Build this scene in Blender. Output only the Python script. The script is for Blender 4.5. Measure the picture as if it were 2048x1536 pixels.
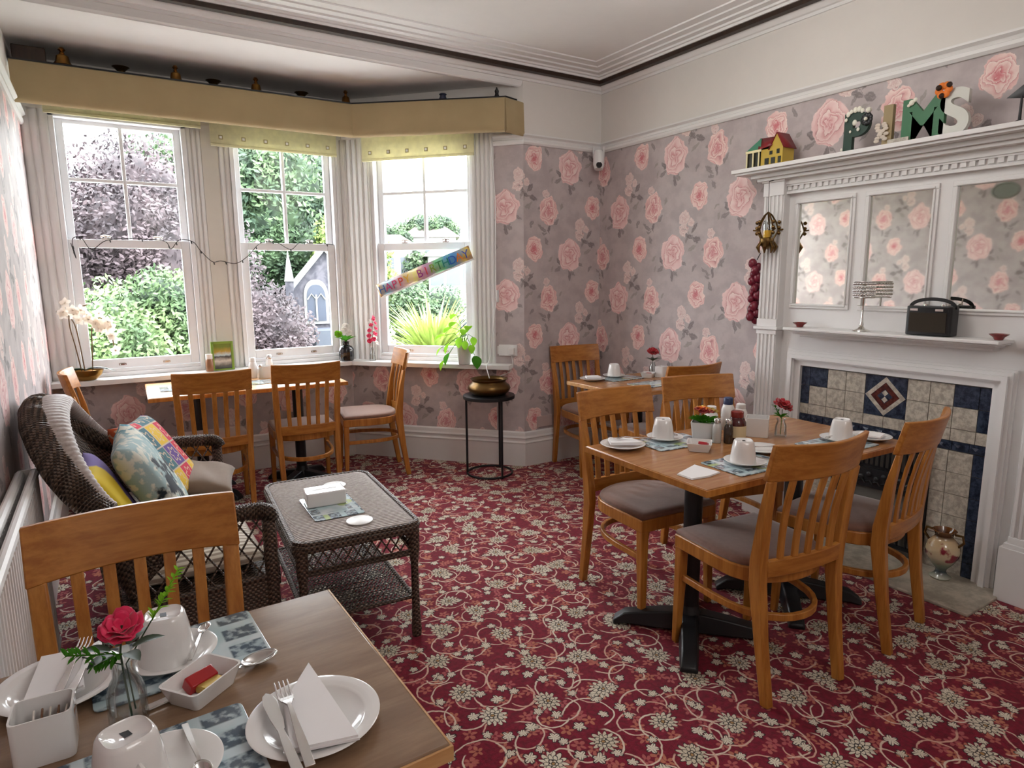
import bpy, bmesh, math, random
from math import sin, cos, pi, radians, sqrt, atan2
from mathutils import Vector, Matrix
random.seed(7)
for o in list(bpy.data.objects): bpy.data.objects.remove(o)
scene = bpy.context.scene
C = scene.collection
# ---------------------------------------------------------------- camera
cd = bpy.data.cameras.new('camera'); cam = bpy.data.objects.new('camera', cd); C.objects.link(cam)
cd.sensor_width = 36; cd.lens = 1287.3 / 2048 * 36; cd.clip_start = .02; cd.clip_end = 300
cam.location = (0, 0, 1.45)
_yaw, _pit, _rol = 0.562, 0.1633, -0.0084
_f = Vector((sin(_yaw) * cos(_pit), cos(_yaw) * cos(_pit), -sin(_pit))); _r = Vector((cos(_yaw), -sin(_yaw), 0)); _u = _r.cross(_f)
_r2 = _r * cos(_rol) + _u * sin(_rol); _u2 = _u * cos(_rol) - _r * sin(_rol)
cam.rotation_euler = Matrix((_r2, _u2, -_f)).transposed().to_euler()
scene.camera = cam
# ---------------------------------------------------------------- world, light, exposure
scene.view_settings.view_transform = 'Standard'
scene.view_settings.look = 'None'
scene.view_settings.exposure = 0.0
scene.view_settings.gamma = 1
scene.view_settings.use_curve_mapping = False
W = bpy.data.worlds.new('overcast_sky'); scene.world = W; W.use_nodes = True
wn = W.node_tree.nodes; wl = W.node_tree.links
bgn = wn['Background']
tc = wn.new('ShaderNodeTexCoord'); nz = wn.new('ShaderNodeTexNoise'); nz.inputs['Scale'].default_value = 2.2; nz.inputs['Detail'].default_value = 5
wl.new(tc.outputs['Generated'], nz.inputs['Vector'])
cr = wn.new('ShaderNodeValToRGB'); cr.color_ramp.elements[0].position = .3; cr.color_ramp.elements[0].color = (.80, .86, .95, 1)
cr.color_ramp.elements[1].position = .65; cr.color_ramp.elements[1].color = (1, 1, 1, 1)
wl.new(nz.outputs['Fac'], cr.inputs['Fac']); wl.new(cr.outputs['Color'], bgn.inputs['Color'])
bgn.inputs['Strength'].default_value = 19.0
def add_light(name, kind, loc, rot, energy, size=None, color=(1, 1, 1), spread=None):
    l = bpy.data.lights.new(name, kind); l.energy = energy; l.color = color
    if size: l.shape = 'RECTANGLE'; l.size = size[0]; l.size_y = size[1]
    o = bpy.data.objects.new(name, l); o.location = loc; o.rotation_euler = rot; C.objects.link(o); return o
def ceiling_glow(name, loc, w, r):
    l = bpy.data.lights.new(name, 'POINT'); l.energy = w; l.shadow_soft_size = r; l.color = (1, .975, .95)
    o = bpy.data.objects.new(name, l); o.location = loc; C.objects.link(o); return o
# light at the ceiling pendant, and an unseen fill light added behind the camera
ceiling_glow('pendant_light', (2.01, 2.05, 2.60), 30, .32)
ceiling_glow('rear_fill_light', (1.0, -.75, 2.40), 34, .36)
# ---------------------------------------------------------------- mesh helpers
class MB:
    def __init__(s): s.v = []; s.f = []; s.m = []; s.uv = None; s.M = Matrix.Identity(4)
    def at(s, loc=(0, 0, 0), rz=0, rx=0, ry=0, sc=1):
        s.M = Matrix.Translation(loc) @ Matrix.Rotation(rz, 4, 'Z') @ Matrix.Rotation(ry, 4, 'Y') @ Matrix.Rotation(rx, 4, 'X') @ Matrix.Scale(sc, 4); return s
    def add(s, vs, fs, m=0):
        b = len(s.v); s.v += [tuple(s.M @ Vector(p)) for p in vs]
        s.f += [tuple(b + i for i in f) for f in fs]; s.m += [m] * len(fs); return s
    def box(s, x0, x1, y0, y1, z0, z1, m=0):
        return s.add([(x0, y0, z0), (x1, y0, z0), (x1, y1, z0), (x0, y1, z0), (x0, y0, z1), (x1, y0, z1), (x1, y1, z1), (x0, y1, z1)],
                     [(0, 3, 2, 1), (4, 5, 6, 7), (0, 1, 5, 4), (1, 2, 6, 5), (2, 3, 7, 6), (3, 0, 4, 7)], m)
    def cbox(s, c, d, m=0): return s.box(c[0] - d[0] / 2, c[0] + d[0] / 2, c[1] - d[1] / 2, c[1] + d[1] / 2, c[2] - d[2] / 2, c[2] + d[2] / 2, m)
    def loft(s, rings, m=0, cap=True, closed=True):
        n = len(rings[0]); vs = [p for r in rings for p in r]; fs = []
        for i in range(len(rings) - 1):
            for j in range(n if closed else n - 1):
                k = (j + 1) % n; fs.append((i * n + j, i * n + k, (i + 1) * n + k, (i + 1) * n + j))
        if cap and closed: fs.append(tuple(range(n - 1, -1, -1))); fs.append(tuple((len(rings) - 1) * n + j for j in range(n)))
        return s.add(vs, fs, m)
    def lathe(s, prof, c=(0, 0, 0), n=32, m=0, ex=2.0, cap=True):
        # prof: (r, z) ; ex > 2 gives a rounded square section (may be per point as third value)
        rings = []
        for p in prof:
            e = p[2] if len(p) > 2 else ex; r = max(p[0], 1e-5); ring = []
            for j in range(n):
                a = 2 * pi * j / n; ca, sa = cos(a), sin(a)
                k = r / (abs(ca) ** e + abs(sa) ** e) ** (1 / e)
                ring.append((c[0] + k * ca, c[1] + k * sa, c[2] + p[1]))
            rings.append(ring)
        return s.loft(rings, m, cap)
    def tube(s, path, r, n=8, m=0, cap=True, flat=None, up=(0, 0, 1), tw=0):
        P = [Vector(p) for p in path]; rings = []; prev = None
        for i, p in enumerate(P):
            t = (P[min(i + 1, len(P) - 1)] - P[max(i - 1, 0)]).normalized()
            if prev is None:
                u = Vector(up); a = u.cross(t)
                if a.length < 1e-3: a = Vector((1, 0, 0)).cross(t)
                a.normalize()
            else:
                a = prev - t * prev.dot(t); a.normalize()
            prev = a; b = t.cross(a)
            rr = r(i / (len(P) - 1)) if callable(r) else (r[i] if isinstance(r, (list, tuple)) else r)
            fl = flat if flat else 1
            rings.append([tuple(p + a * (rr * cos(2 * pi * j / n + tw)) + b * (rr * fl * sin(2 * pi * j / n + tw))) for j in range(n)])
        return s.loft(rings, m, cap)
    def sweep(s, path, sizes, m=0, up=(0, 1, 0)):
        # rectangular bar; sizes = (a,b) or list; a along 'side', b along 'up-ish'
        P = [Vector(p) for p in path]; rings = []
        for i, p in enumerate(P):
            t = (P[min(i + 1, len(P) - 1)] - P[max(i - 1, 0)]).normalized()
            u = Vector(up); a = t.cross(u).normalized(); b = a.cross(t).normalized()
            w, h = sizes[i] if isinstance(sizes, list) else sizes
            rings.append([tuple(p + a * (w / 2 * sx) + b * (h / 2 * sy)) for sx, sy in ((-1, -1), (1, -1), (1, 1), (-1, 1))])
        return s.loft(rings, m)
    def prism(s, poly, z0, z1, m=0):
        n = len(poly); vs = [(x, y, z0) for x, y in poly] + [(x, y, z1) for x, y in poly]
        fs = [tuple(range(n - 1, -1, -1)), tuple(range(n, 2 * n))] + [(i, (i + 1) % n, n + (i + 1) % n, n + i) for i in range(n)]
        return s.add(vs, fs, m)
    def ball(s, c, r, n=12, k=8, m=0, sq=(1, 1, 1)):
        rings = []
        for i in range(k + 1):
            a = pi * i / k; rr = max(sin(a), 1e-4)
            rings.append([(c[0] + r * sq[0] * rr * cos(2 * pi * j / n), c[1] + r * sq[1] * rr * sin(2 * pi * j / n), c[2] - r * sq[2] * cos(a)) for j in range(n)])
        return s.loft(rings, m, True)
    def grid(s, fn, nu, nv, m=0, closed_u=False):
        vs = [fn(i / nu, j / nv) for i in range(nu + 1) for j in range(nv + 1)]
        fs = [(i * (nv + 1) + j, (i + 1) * (nv + 1) + j, (i + 1) * (nv + 1) + j + 1, i * (nv + 1) + j + 1) for i in range(nu) for j in range(nv)]
        return s.add(vs, fs, m)
    def build(s, name, mats, parent=None, smooth=True, bevel=0, sub=0, solid=0, ang=40, segs=2):
        me = bpy.data.meshes.new(name)
        me.from_pydata(s.v, [], s.f)
        if not isinstance(mats, (list, tuple)): mats = [mats]
        for mm in mats: me.materials.append(mm)
        if len(mats) > 1: me.polygons.foreach_set('material_index', s.m)
        if s.uv:
            l = me.uv_layers.new(name='UVMap'); k = 0
            for p in me.polygons:
                for li in p.loop_indices: l.data[li].uv = s.uv[me.loops[li].vertex_index]
        me.update()
        bm = bmesh.new(); bm.from_mesh(me); bmesh.ops.recalc_face_normals(bm, faces=bm.faces); bm.to_mesh(me); bm.free()
        o = bpy.data.objects.new(name, me); C.objects.link(o)
        if parent is not None: o.parent = parent
        if smooth:
            me.shade_smooth()
            if ang < 180:
                bm = bmesh.new(); bm.from_mesh(me)
                for e in bm.edges:
                    if len(e.link_faces) == 2 and e.calc_face_angle(0) > radians(ang): e.smooth = False
                bm.to_mesh(me); bm.free()
        if solid: md = o.modifiers.new('so', 'SOLIDIFY'); md.thickness = solid; md.offset = 0
        if bevel: md = o.modifiers.new('bv', 'BEVEL'); md.width = bevel; md.segments = segs; md.limit_method = 'ANGLE'; md.harden_normals = False
        if sub: md = o.modifiers.new('ss', 'SUBSURF'); md.levels = sub; md.render_levels = sub
        return o
def tag(o, label=None, cat=None, group=None, kind=None):
    if label: o['label'] = label
    if cat: o['category'] = cat
    if group: o['group'] = group
    if kind: o['kind'] = kind
    return o
def empty(name, loc=(0, 0, 0), rz=0, label=None, cat=None, group=None, kind=None):
    o = bpy.data.objects.new(name, None); C.objects.link(o); o.empty_display_size = .05
    o.location = loc; o.rotation_euler = (0, 0, rz); return tag(o, label, cat, group, kind)
def dup(root, loc, rz, label=None, group=None):
    r = root.copy(); C.objects.link(r); r.location = loc; r.rotation_euler = (root.rotation_euler[0], root.rotation_euler[1], rz)
    if label: r['label'] = label
    if group: r['group'] = group
    for ch in [o for o in root.children]:
        c = ch.copy(); C.objects.link(c); c.parent = r
        for g in [o for o in ch.children]:
            d = g.copy(); C.objects.link(d); d.parent = c
    return r
def text_mesh(name, body, size, depth, mat, parent=None, offset=0, loc=(0, 0, 0), rot=(0, 0, 0)):
    cu = bpy.data.curves.new(name, 'FONT'); cu.body = body; cu.size = size; cu.extrude = depth; cu.offset = offset
    cu.align_x = 'CENTER'; cu.align_y = 'BOTTOM_BASELINE'
    t = bpy.data.objects.new(name, cu); C.objects.link(t); bpy.context.view_layer.update()
    dg = bpy.context.evaluated_depsgraph_get()
    me = bpy.data.meshes.new_from_object(t.evaluated_get(dg)); bpy.data.objects.remove(t)
    me.materials.clear(); me.materials.append(mat)
    o = bpy.data.objects.new(name, me); C.objects.link(o); o.location = loc; o.rotation_euler = rot
    if parent is not None: o.parent = parent
    return o
# ---------------------------------------------------------------- shader helpers
class Nd:
    nt = None
    def __init__(s, k): s.k = k
    def _b(s, op, o, r=False): return mth(op, o, s) if r else mth(op, s, o)
    def __add__(s, o): return s._b('ADD', o)
    def __radd__(s, o): return s._b('ADD', o, 1)
    def __sub__(s, o): return s._b('SUBTRACT', o)
    def __rsub__(s, o): return s._b('SUBTRACT', o, 1)
    def __mul__(s, o): return s._b('MULTIPLY', o)
    def __rmul__(s, o): return s._b('MULTIPLY', o, 1)
    def __truediv__(s, o): return s._b('DIVIDE', o)
    def __neg__(s): return s * -1
def inp(node, key, val):
    if isinstance(val, Nd): Nd.nt.links.new(val.k, node.inputs[key])
    elif isinstance(val, (tuple, list)) and len(val) == 3 and node.inputs[key].type == 'RGBA': node.inputs[key].default_value = (*val, 1)
    else: node.inputs[key].default_value = val
def mth(op, *a):
    n = Nd.nt.nodes.new('ShaderNodeMath'); n.operation = op
    for i, x in enumerate(a): inp(n, i, x)
    return Nd(n.outputs[0])
fsin = lambda a: mth('SINE', a)
fract = lambda a: mth('FRACT', a)
ffloor = lambda a: mth('FLOOR', a)
rnd = lambda a: mth('ROUND', a)
fabs = lambda a: mth('ABSOLUTE', a)
fsqrt = lambda a: mth('SQRT', a)
fmin = lambda a, b: mth('MINIMUM', a, b)
fmax = lambda a, b: mth('MAXIMUM', a, b)
at2 = lambda a, b: mth('ARCTAN2', a, b)
def sstep(x, a, b, c=0., d=1.):
    n = Nd.nt.nodes.new('ShaderNodeMapRange'); n.interpolation_type = 'SMOOTHSTEP'
    for k, v in zip((0, 1, 2, 3, 4), (x, a, b, c, d)): inp(n, k, v)
    return Nd(n.outputs[0])
def mixc(f, a, b, bt='MIX'):
    n = Nd.nt.nodes.new('ShaderNodeMix'); n.data_type = 'RGBA'; n.blend_type = bt
    inp(n, 0, f); inp(n, 6, a); inp(n, 7, b); return Nd(n.outputs[2])
def coords(kind='Object'):
    n = Nd.nt.nodes.new('ShaderNodeTexCoord'); return Nd(n.outputs[kind])
def mapping(v, scale=(1, 1, 1), loc=(0, 0, 0), rot=(0, 0, 0)):
    n = Nd.nt.nodes.new('ShaderNodeMapping'); inp(n, 'Vector', v)
    n.inputs['Scale'].default_value = scale; n.inputs['Location'].default_value = loc; n.inputs['Rotation'].default_value = rot; return Nd(n.outputs[0])
def sep(v):
    n = Nd.nt.nodes.new('ShaderNodeSeparateXYZ'); inp(n, 0, v); return Nd(n.outputs[0]), Nd(n.outputs[1]), Nd(n.outputs[2])
def comb(x, y, z=0.):
    n = Nd.nt.nodes.new('ShaderNodeCombineXYZ'); inp(n, 0, x); inp(n, 1, y); inp(n, 2, z); return Nd(n.outputs[0])
def noise(v, scale=5, detail=3, rough=.5, out='Fac'):
    n = Nd.nt.nodes.new('ShaderNodeTexNoise'); inp(n, 'Vector', v); n.inputs['Scale'].default_value = scale; n.inputs['Detail'].default_value = detail; n.inputs['Roughness'].default_value = rough
    return Nd(n.outputs[out])
def voro(v, scale, rnds=1., feature='F1'):
    n = Nd.nt.nodes.new('ShaderNodeTexVoronoi'); n.feature = feature; n.voronoi_dimensions = '2D'; inp(n, 'Vector', v); n.inputs['Scale'].default_value = scale; n.inputs['Randomness'].default_value = rnds
    return n
def ramp(f, stops):
    n = Nd.nt.nodes.new('ShaderNodeValToRGB'); inp(n, 0, f); e = n.color_ramp.elements
    while len(e) < len(stops): e.new(.5)
    for i, (p, c) in enumerate(stops): e[i].position = p; e[i].color = (*c, 1)
    return Nd(n.outputs[0])
def bump(h, strength=.3, dist=.002):
    n = Nd.nt.nodes.new('ShaderNodeBump'); inp(n, 'Height', h); n.inputs['Strength'].default_value = strength; n.inputs['Distance'].default_value = dist; return Nd(n.outputs[0])
MATS = {}
def mat(name, color, rough=.5, metal=0, fn=None, spec=.5, sheen=0, coat=0, emis=None, trans=0, ior=1.45, sss=0):
    m = bpy.data.materials.new(name); m.use_nodes = True; Nd.nt = m.node_tree
    b = m.node_tree.nodes['Principled BSDF']
    b.inputs['Roughness'].default_value = rough; b.inputs['Metallic'].default_value = metal
    b.inputs['Specular IOR Level'].default_value = spec; b.inputs['Sheen Weight'].default_value = sheen; b.inputs['Coat Weight'].default_value = coat
    b.inputs['Transmission Weight'].default_value = trans; b.inputs['IOR'].default_value = ior
    if fn:
        r = fn()
        if isinstance(r, dict):
            for k, v in r.items(): inp(b, k, v)
            if 'Base Color' not in r: b.inputs['Base Color'].default_value = (*color, 1)
        else: inp(b, 'Base Color', r)
    else:
        # gentle procedural variation so nothing is perfectly flat
        c = noise(coords(), 14, 3)
        inp(b, 'Base Color', mixc(c, tuple(x * .97 for x in color), tuple(min(1, x * 1.02) for x in color)))
    if emis: b.inputs['Emission Color'].default_value = (*emis[0], 1); b.inputs['Emission Strength'].default_value = emis[1]
    MATS[name] = m; return m
# ---------------------------------------------------------------- materials
def lin(r, g, b):
    f = lambda c: (c / 255 / 12.92) if c / 255 <= .04045 else ((c / 255 + .055) / 1.055) ** 2.4
    return (f(r), f(g), f(b))
def wallpaper_fn():
    n = Nd.nt.nodes.new('ShaderNodeUVMap'); n.uv_map = 'UVMap'; uv = Nd(n.outputs[0])
    u, v, _ = sep(uv)
    ns = noise(uv, 26, 3, .6, 'Color'); nx, ny, _ = sep(ns)
    ns2 = noise(uv, 9, 3, .6, 'Color'); mx, my, mz = sep(ns2)
    ud = u + (nx - .5) * .034 + (mx - .5) * .045; vd = v + (ny - .5) * .034 + (my - .5) * .045
    base = mixc(sstep(mz, .35, .65), lin(172, 160, 160), lin(186, 175, 174))
    # cell coordinates of one motif whose first centre sits at (u0, v0)
    def cell(u0, v0, uu=ud, vv=vd):
        du = uu - u0; col = rnd(du / .555); dv = vv - v0 - col * .325
        return du - col * .555, dv - rnd(dv / .65) * .65
    def leaf(col, u0, v0, ang, L, wd, c, soft=.35):
        x, y = cell(u0, v0, u + (nx - .5) * .05 + (mx - .5) * .02, v + (ny - .5) * .05 + (my - .5) * .02)
        ca, sa = cos(ang), sin(ang)
        a = (x * ca + y * sa) / L; b = (y * ca - x * sa) / wd
        # pointed ellipse: |b| < 1 - a^2
        d = 1 - a * a - fabs(b)
        vein = sstep(fabs(b), 0., .25, .25, 0.)
        return mixc(sstep(d, 0., soft) * (.85 - vein), col, c)
    col = base
    dk, md_, lt = lin(112, 104, 104), lin(132, 124, 122), lin(150, 143, 136)
    L = [(-.09, -.05, 2.6, .05, .022, dk), (-.11, -.10, 3.6, .045, .018, md_), (0, -.155, -1.4, .05, .018, dk), (.03, -.14, -.9, .035, .014, md_), (.10, -.07, -.5, .035, .016, md_),
         (.20, -.10, .9, .035, .014, md_), (.30, -.13, -.5, .05, .016, md_), (.36, -.135, -1.5, .045, .013, dk), (.43, -.08, .9, .045, .017, md_), (.47, .03, 1.1, .035, .012, lt), (.28, .02, .4, .03, .014, md_),
         (.175, .03, .6, .05, .017, lt), (.13, .09, 1.1, .04, .014, md_), (.145, .11, -.4, .04, .018, dk), (.19, .16, .9, .045, .018, dk), (.215, .085, -.3, .045, .026, dk), (.10, .20, .7, .03, .012, lt),
         (-.18, -.03, .8, .03, .012, lt), (-.215, .10, -1.0, .04, .015, md_), (-.24, .16, -.3, .03, .013, md_), (-.165, -.10, 1.3, .03, .010, lt)]
    for (x, y, a, l, w, c) in L: col = leaf(col, x, y, a, l, w, c)
    def rose(col, u0, v0, R, k, deep, pale, seed, hot):
        x, y = cell(u0, v0); y = y / k
        r = fsqrt(x * x + y * y) / R; th = at2(y, x)
        edge = 1 + fsin(th * 5 + seed) * .05 + fsin(th * 8 + seed * 2) * .035
        q = r / edge
        t = q * 3.4 + fsin(th * 3 + seed + r * 7) * .38 + fsin(th * 5 - r * 9) * .12 + th * .159155
        p = fract(t)
        shade = sstep(p, 0., .9)
        fall = sstep(q, .1, .95)
        petal = mixc(shade, deep, pale)
        petal = mixc(fall * .55, petal, pale)
        petal = mixc(sstep(q, .55, .05) * hot, petal, deep)
        petal = mixc(sstep(p, .78, .95) * sstep(q, .15, .3) * .55, petal, lin(240, 222, 214))
        petal = mixc(sstep(p, .14, .0) * .65, petal, lin(168, 108, 110))
        return mixc(sstep(q, 1.03, .97), col, petal)
    A0 = (0., 0.)
    col = rose(col, 0., 0., .104, 1.16, lin(210, 142, 144), lin(236, 206, 202), 0.3, .35)
    col = rose(col, .358, -.003, .081, 1.25, lin(206, 124, 130), lin(238, 210, 202), 1.9, .6)
    col = rose(col, -.328, .045, .074, 1.22, lin(206, 106, 114), lin(238, 212, 204), 3.7, .9)
    for (x, y, R, sd) in ((.10, .235, .042, 1.), (.095, .155, .040, 2.4), (.16, .20, .026, 0), (.33, .12, .030, 2.)):
        if R: col = rose(col, x, y, R, 1.1, lin(206, 170, 168), lin(224, 208, 202), sd, .3)
    # stems between the sprigs
    x, y = cell(.16, .12)
    d = fabs(x * .5 + y + fsin(x * 40) * .01)
    col = mixc(sstep(d, .0025, .0012) * sstep(fabs(x), .08, .07) * .7, col, dk)
    col = mixc(noise(uv, 90, 2) * .14, col, lin(196, 188, 182))
    return {'Base Color': col, 'Normal': bump(noise(uv, 320, 2), .12, .001)}
mat('wallpaper', (.5, .45, .45), .55, fn=wallpaper_fn, spec=.35)
def carpet_fn():
    co = coords(); x0, y0, _ = sep(co)
    nc = noise(co, 30, 2, .5, 'Color'); nx, ny, _ = sep(nc)
    nb = noise(co, 7, 2, .5, 'Color'); bx, by, bz = sep(nb)
    red = mixc(sstep(noise(co, 60, 3), .3, .7), lin(100, 3, 28), lin(130, 8, 42))
    cream, dark, pink = lin(222, 212, 192), lin(30, 22, 26), lin(176, 90, 92)
    dxy = .012
    px = x0 + (nx - .5) * dxy + (bx - .5) * .03; py = y0 + (ny - .5) * dxy + (by - .5) * .03
    def local(scale, ox, oy, rn=.75):
        v = comb(px + ox, py + oy, 0.)
        n = voro(v, scale, rn); qx, qy, _ = sep(Nd(n.outputs['Position']))
        lx = px + ox - qx; ly = py + oy - qy
        cr_, cg, cb = sep(Nd(n.outputs['Color']))
        return lx, ly, cr_, cg, cb
    col = red
    # pink sprigs
    for (sc, ox, oy) in ((10, 3.1, 1.7), (11, 7.7, 4.2)):
        lx, ly, a, b, c = local(sc, ox, oy)
        r = fsqrt(lx * lx + ly * ly); th = at2(ly, lx) + a * 6.28
        pet = fabs(fsin(th * 2.5)) * .019 + .003
        m = sstep(r - pet, .003, -.001) * sstep(r, .003, .007)
        col = mixc(m * .85, col, mixc(b, pink, lin(190, 120, 90)))
    # scroll arcs
    for (sc, ox, oy, R, w, k) in ((4.9, 0, 0, .085, .0040, .45), (5.2, 5.3, 2.9, .055, .0038, .9), (5.6, 9.4, 3.3, .070, .0040, .3)):
        lx, ly, a, b, c = local(sc, ox, oy, .6)
        r = fsqrt(lx * lx + ly * ly); th = at2(ly, lx)
        ang = fract(th / 6.2832 + a)
        rr = R * (.75 + ang * .5) if True else R
        m = sstep(fabs(r - rr), w, w * .45) * sstep(ang, .02, .06) * sstep(ang, .72, .66)
        col = mixc(m, col, mixc(c, cream, lin(206, 160, 140)))
    # small blossoms
    for (sc, ox, oy, R) in ((7.5, 2.2, 6.6, .022), (8.3, 8.2, 1.1, .018)):
        lx, ly, a, b, c = local(sc, ox, oy, .8)
        r = fsqrt(lx * lx + ly * ly); th = at2(ly, lx) + b * 6.28
        pet = (fabs(fsin(th * 2.5)) * .5 + .6) * R
        col = mixc(sstep(r - pet, .003, -.0005), col, dark)
        m = sstep(r - pet, -.0012, -.004) * sstep(fabs(fsin(th * 2.5 + 1.57)), .05, .28)
        col = mixc(m, col, cream)
    # large blossoms with dark outlines between petals
    lx, ly, a, b, c = local(4.5, 4.4, 4.9, .7)
    th0 = a * 6.28
    ex = lx * (1 + b * .25); ey = ly * (1.25 - b * .25)
    r = fsqrt(ex * ex + ey * ey); th = at2(ey, ex) + th0
    for (R0, n, ph) in ((.054, 6.5, 0.), (.037, 4.5, 1.), (.019, 2.5, .4)):
        pet = (fabs(fsin(th * n + ph)) * .42 + .62) * R0
        gap = fabs(fsin(th * n + ph))
        col = mixc(sstep(r - pet, .0035, 0.), col, dark)
        m = sstep(r - pet, -.0008, -.004) * sstep(gap, .12, .42) * sstep(r, R0 * .42, R0 * .55)
        col = mixc(m, col, mixc(c * .5, cream, lin(176, 160, 130)))
    col = mixc(sstep(r, .007, .005), col, lin(170, 130, 80))
    fz = noise(co, 420, 2)
    col = mixc(fz * .35, col, mixc(.5, col, (.02, .005, .01)), 'MIX')
    return {'Base Color': col, 'Normal': bump(fz, .5, .004), 'Sheen Roughness': .45, 'Sheen Tint': (.9, .75, .75, 1)}
mat('carpet', (.3, .02, .05), .9, fn=carpet_fn, spec=.25, sheen=.16)
def wood_fn(a, b, rot=(0, 0, 0), sc=(14, 14, 1.4)):
    def f():
        co = mapping(coords(), sc, rot=rot)
        g = noise(co, 3.2, 5, .62); g2 = noise(mapping(coords(), (sc[0] * 6, sc[1] * 6, sc[2] * 2), rot=rot), 3, 2)
        c = mixc(sstep(g, .3, .7), a, b); c = mixc(g2 * .35, c, tuple(x * .55 for x in a))
        return {'Base Color': c, 'Normal': bump(g2, .06, .001)}
    return f
mat('oak', (.4, .2, .08), .34, fn=wood_fn(lin(160, 98, 36), lin(196, 134, 62)), spec=.5)
mat('oak_rail', (.4, .2, .08), .34, fn=wood_fn(lin(156, 94, 34), lin(190, 128, 58), sc=(1.4, 14, 14)), spec=.5)
mat('oak_top', (.4, .2, .08), .22, fn=wood_fn(lin(156, 104, 62), lin(184, 134, 88), sc=(1.4, 14, 14)), spec=.5)
mat('oak_pale', (.5, .35, .2), .35, fn=wood_fn(lin(186, 136, 84), lin(212, 168, 116), sc=(1.4, 14, 14)))
mat('taupe_top', (.3, .22, .18), .22, fn=wood_fn(lin(128, 100, 78), lin(150, 122, 96), sc=(1.4, 9, 9)), spec=.5)
mat('dark_wood', (.05, .025, .012), .5, fn=wood_fn(lin(36, 20, 12), lin(56, 34, 20)))
mat('white_paint', lin(222, 220, 218), .38)
mat('upvc', lin(232, 232, 234), .28)
mat('ceiling_paint', lin(224, 221, 218), .85, spec=.2)
mat('cream_wall', lin(216, 211, 205), .8, spec=.2)
mat('beige_pier', lin(206, 200, 190), .6, spec=.3)
def fabric(a, b, sc=60, rough=.9, sheen=.3, st=.25):
    def f():
        co = coords(); n = noise(co, sc, 3); n2 = noise(co, sc / 12, 3)
        return {'Base Color': mixc(n * .6 + n2 * .4, a, b), 'Normal': bump(noise(co, sc * 6, 2), st, .001)}
    return dict(fn=f, rough=rough, sheen=sheen, spec=.2)
mat('mauve_velvet', (.2, .12, .1), **fabric(lin(104, 74, 62), lin(140, 106, 92), sheen=.5))
mat('pelmet_gold', (.4, .3, .15), **fabric(lin(158, 139, 103), lin(177, 158, 121), 8, sheen=.2))
mat('taupe_cloth', (.2, .15, .1), **fabric(lin(112, 94, 80), lin(134, 114, 98), 30))
def stripe_cloth():
    x, y, z = sep(coords()); s = sstep(fsin(y * 210), -.2, .4)
    return mixc(s, lin(150, 136, 122), lin(206, 196, 180))
mat('striped_cloth', (.5, .45, .4), .9, fn=stripe_cloth)
def wicker_fn(a, b, sx=90, sz=90):
    def f():
        x, y, z = sep(coords())
        w = fsin(x * sx * 1.3 + y * 0) ; q = fsin((y + z) * sz)
        chk = sstep(fsin(x * sx) * fsin((y + z) * sz), -.6, .6)
        c = mixc(chk, a, b); c = mixc(noise(coords(), 22, 3) * .5, c, a)
        return {'Base Color': c, 'Normal': bump(chk + fabs(q) * .5, .9, .004)}
    return f
mat('wicker', (.1, .07, .05), .42, fn=wicker_fn(lin(44, 32, 26), lin(120, 98, 82), 330, 330), spec=.6)
mat('wicker_pale', (.3, .25, .2), .5, fn=lambda: {'Base Color': mixc(noise(coords(), 90, 3), lin(128, 114, 108), lin(188, 176, 170))}, spec=.4)
mat('black_metal', lin(26, 27, 30), .42, spec=.5)
mat('chrome', lin(225, 222, 218), .16, 1)
mat('steel', lin(205, 202, 200), .24, 1)
mat('brass', lin(150, 112, 58), .28, 1)
mat('old_brass', lin(110, 84, 48), .34, .9)
mat('white_china', lin(226, 224, 222), .14, coat=.4)
def thin_mat(name, color, tr=.45):
    m = bpy.data.materials.new(name); m.use_nodes = True; nt = m.node_tree; nt.nodes.clear(); Nd.nt = nt
    o = nt.nodes.new('ShaderNodeOutputMaterial'); d = nt.nodes.new('ShaderNodeBsdfDiffuse'); t = nt.nodes.new('ShaderNodeBsdfTranslucent'); x = nt.nodes.new('ShaderNodeMixShader'); x.inputs[0].default_value = tr
    c = mixc(noise(coords(), 25, 3), tuple(q * .8 for q in color), tuple(min(1, q * 1.15) for q in color))
    for k in (d, t): nt.links.new(c.k, k.inputs[0])
    nt.links.new(d.outputs[0], x.inputs[1]); nt.links.new(t.outputs[0], x.inputs[2]); nt.links.new(x.outputs[0], o.inputs[0]); MATS[name] = m; return m
mat('white_plastic', lin(224, 222, 220), .4)
mat('napkin', lin(232, 230, 230), .85, spec=.2)
mat('black_plastic', lin(24, 24, 26), .4)
mat('red_glaze', lin(120, 24, 22), .25, coat=.5)
thin_mat('leaf_green', lin(70, 130, 40))
thin_mat('blind_cream', lin(234, 229, 196), .35)
thin_mat('leaf_lime', lin(140, 196, 56))
mat('leaf_dark', lin(40, 62, 38), .45)
mat('stem_brown', lin(110, 84, 50), .6)
mat('petal_pink', lin(216, 30, 84), .55, sheen=.3)
mat('petal_red', lin(168, 14, 32), .55, sheen=.3)
thin_mat('petal_white', lin(240, 236, 230))
thin_mat('petal_cream', lin(244, 232, 220))
mat('petal_orange', lin(224, 120, 40), .6)
mat('black_glass', lin(16, 16, 20), .08, coat=.6)
mat('yellow_wax', lin(240, 190, 50), .5)
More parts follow.
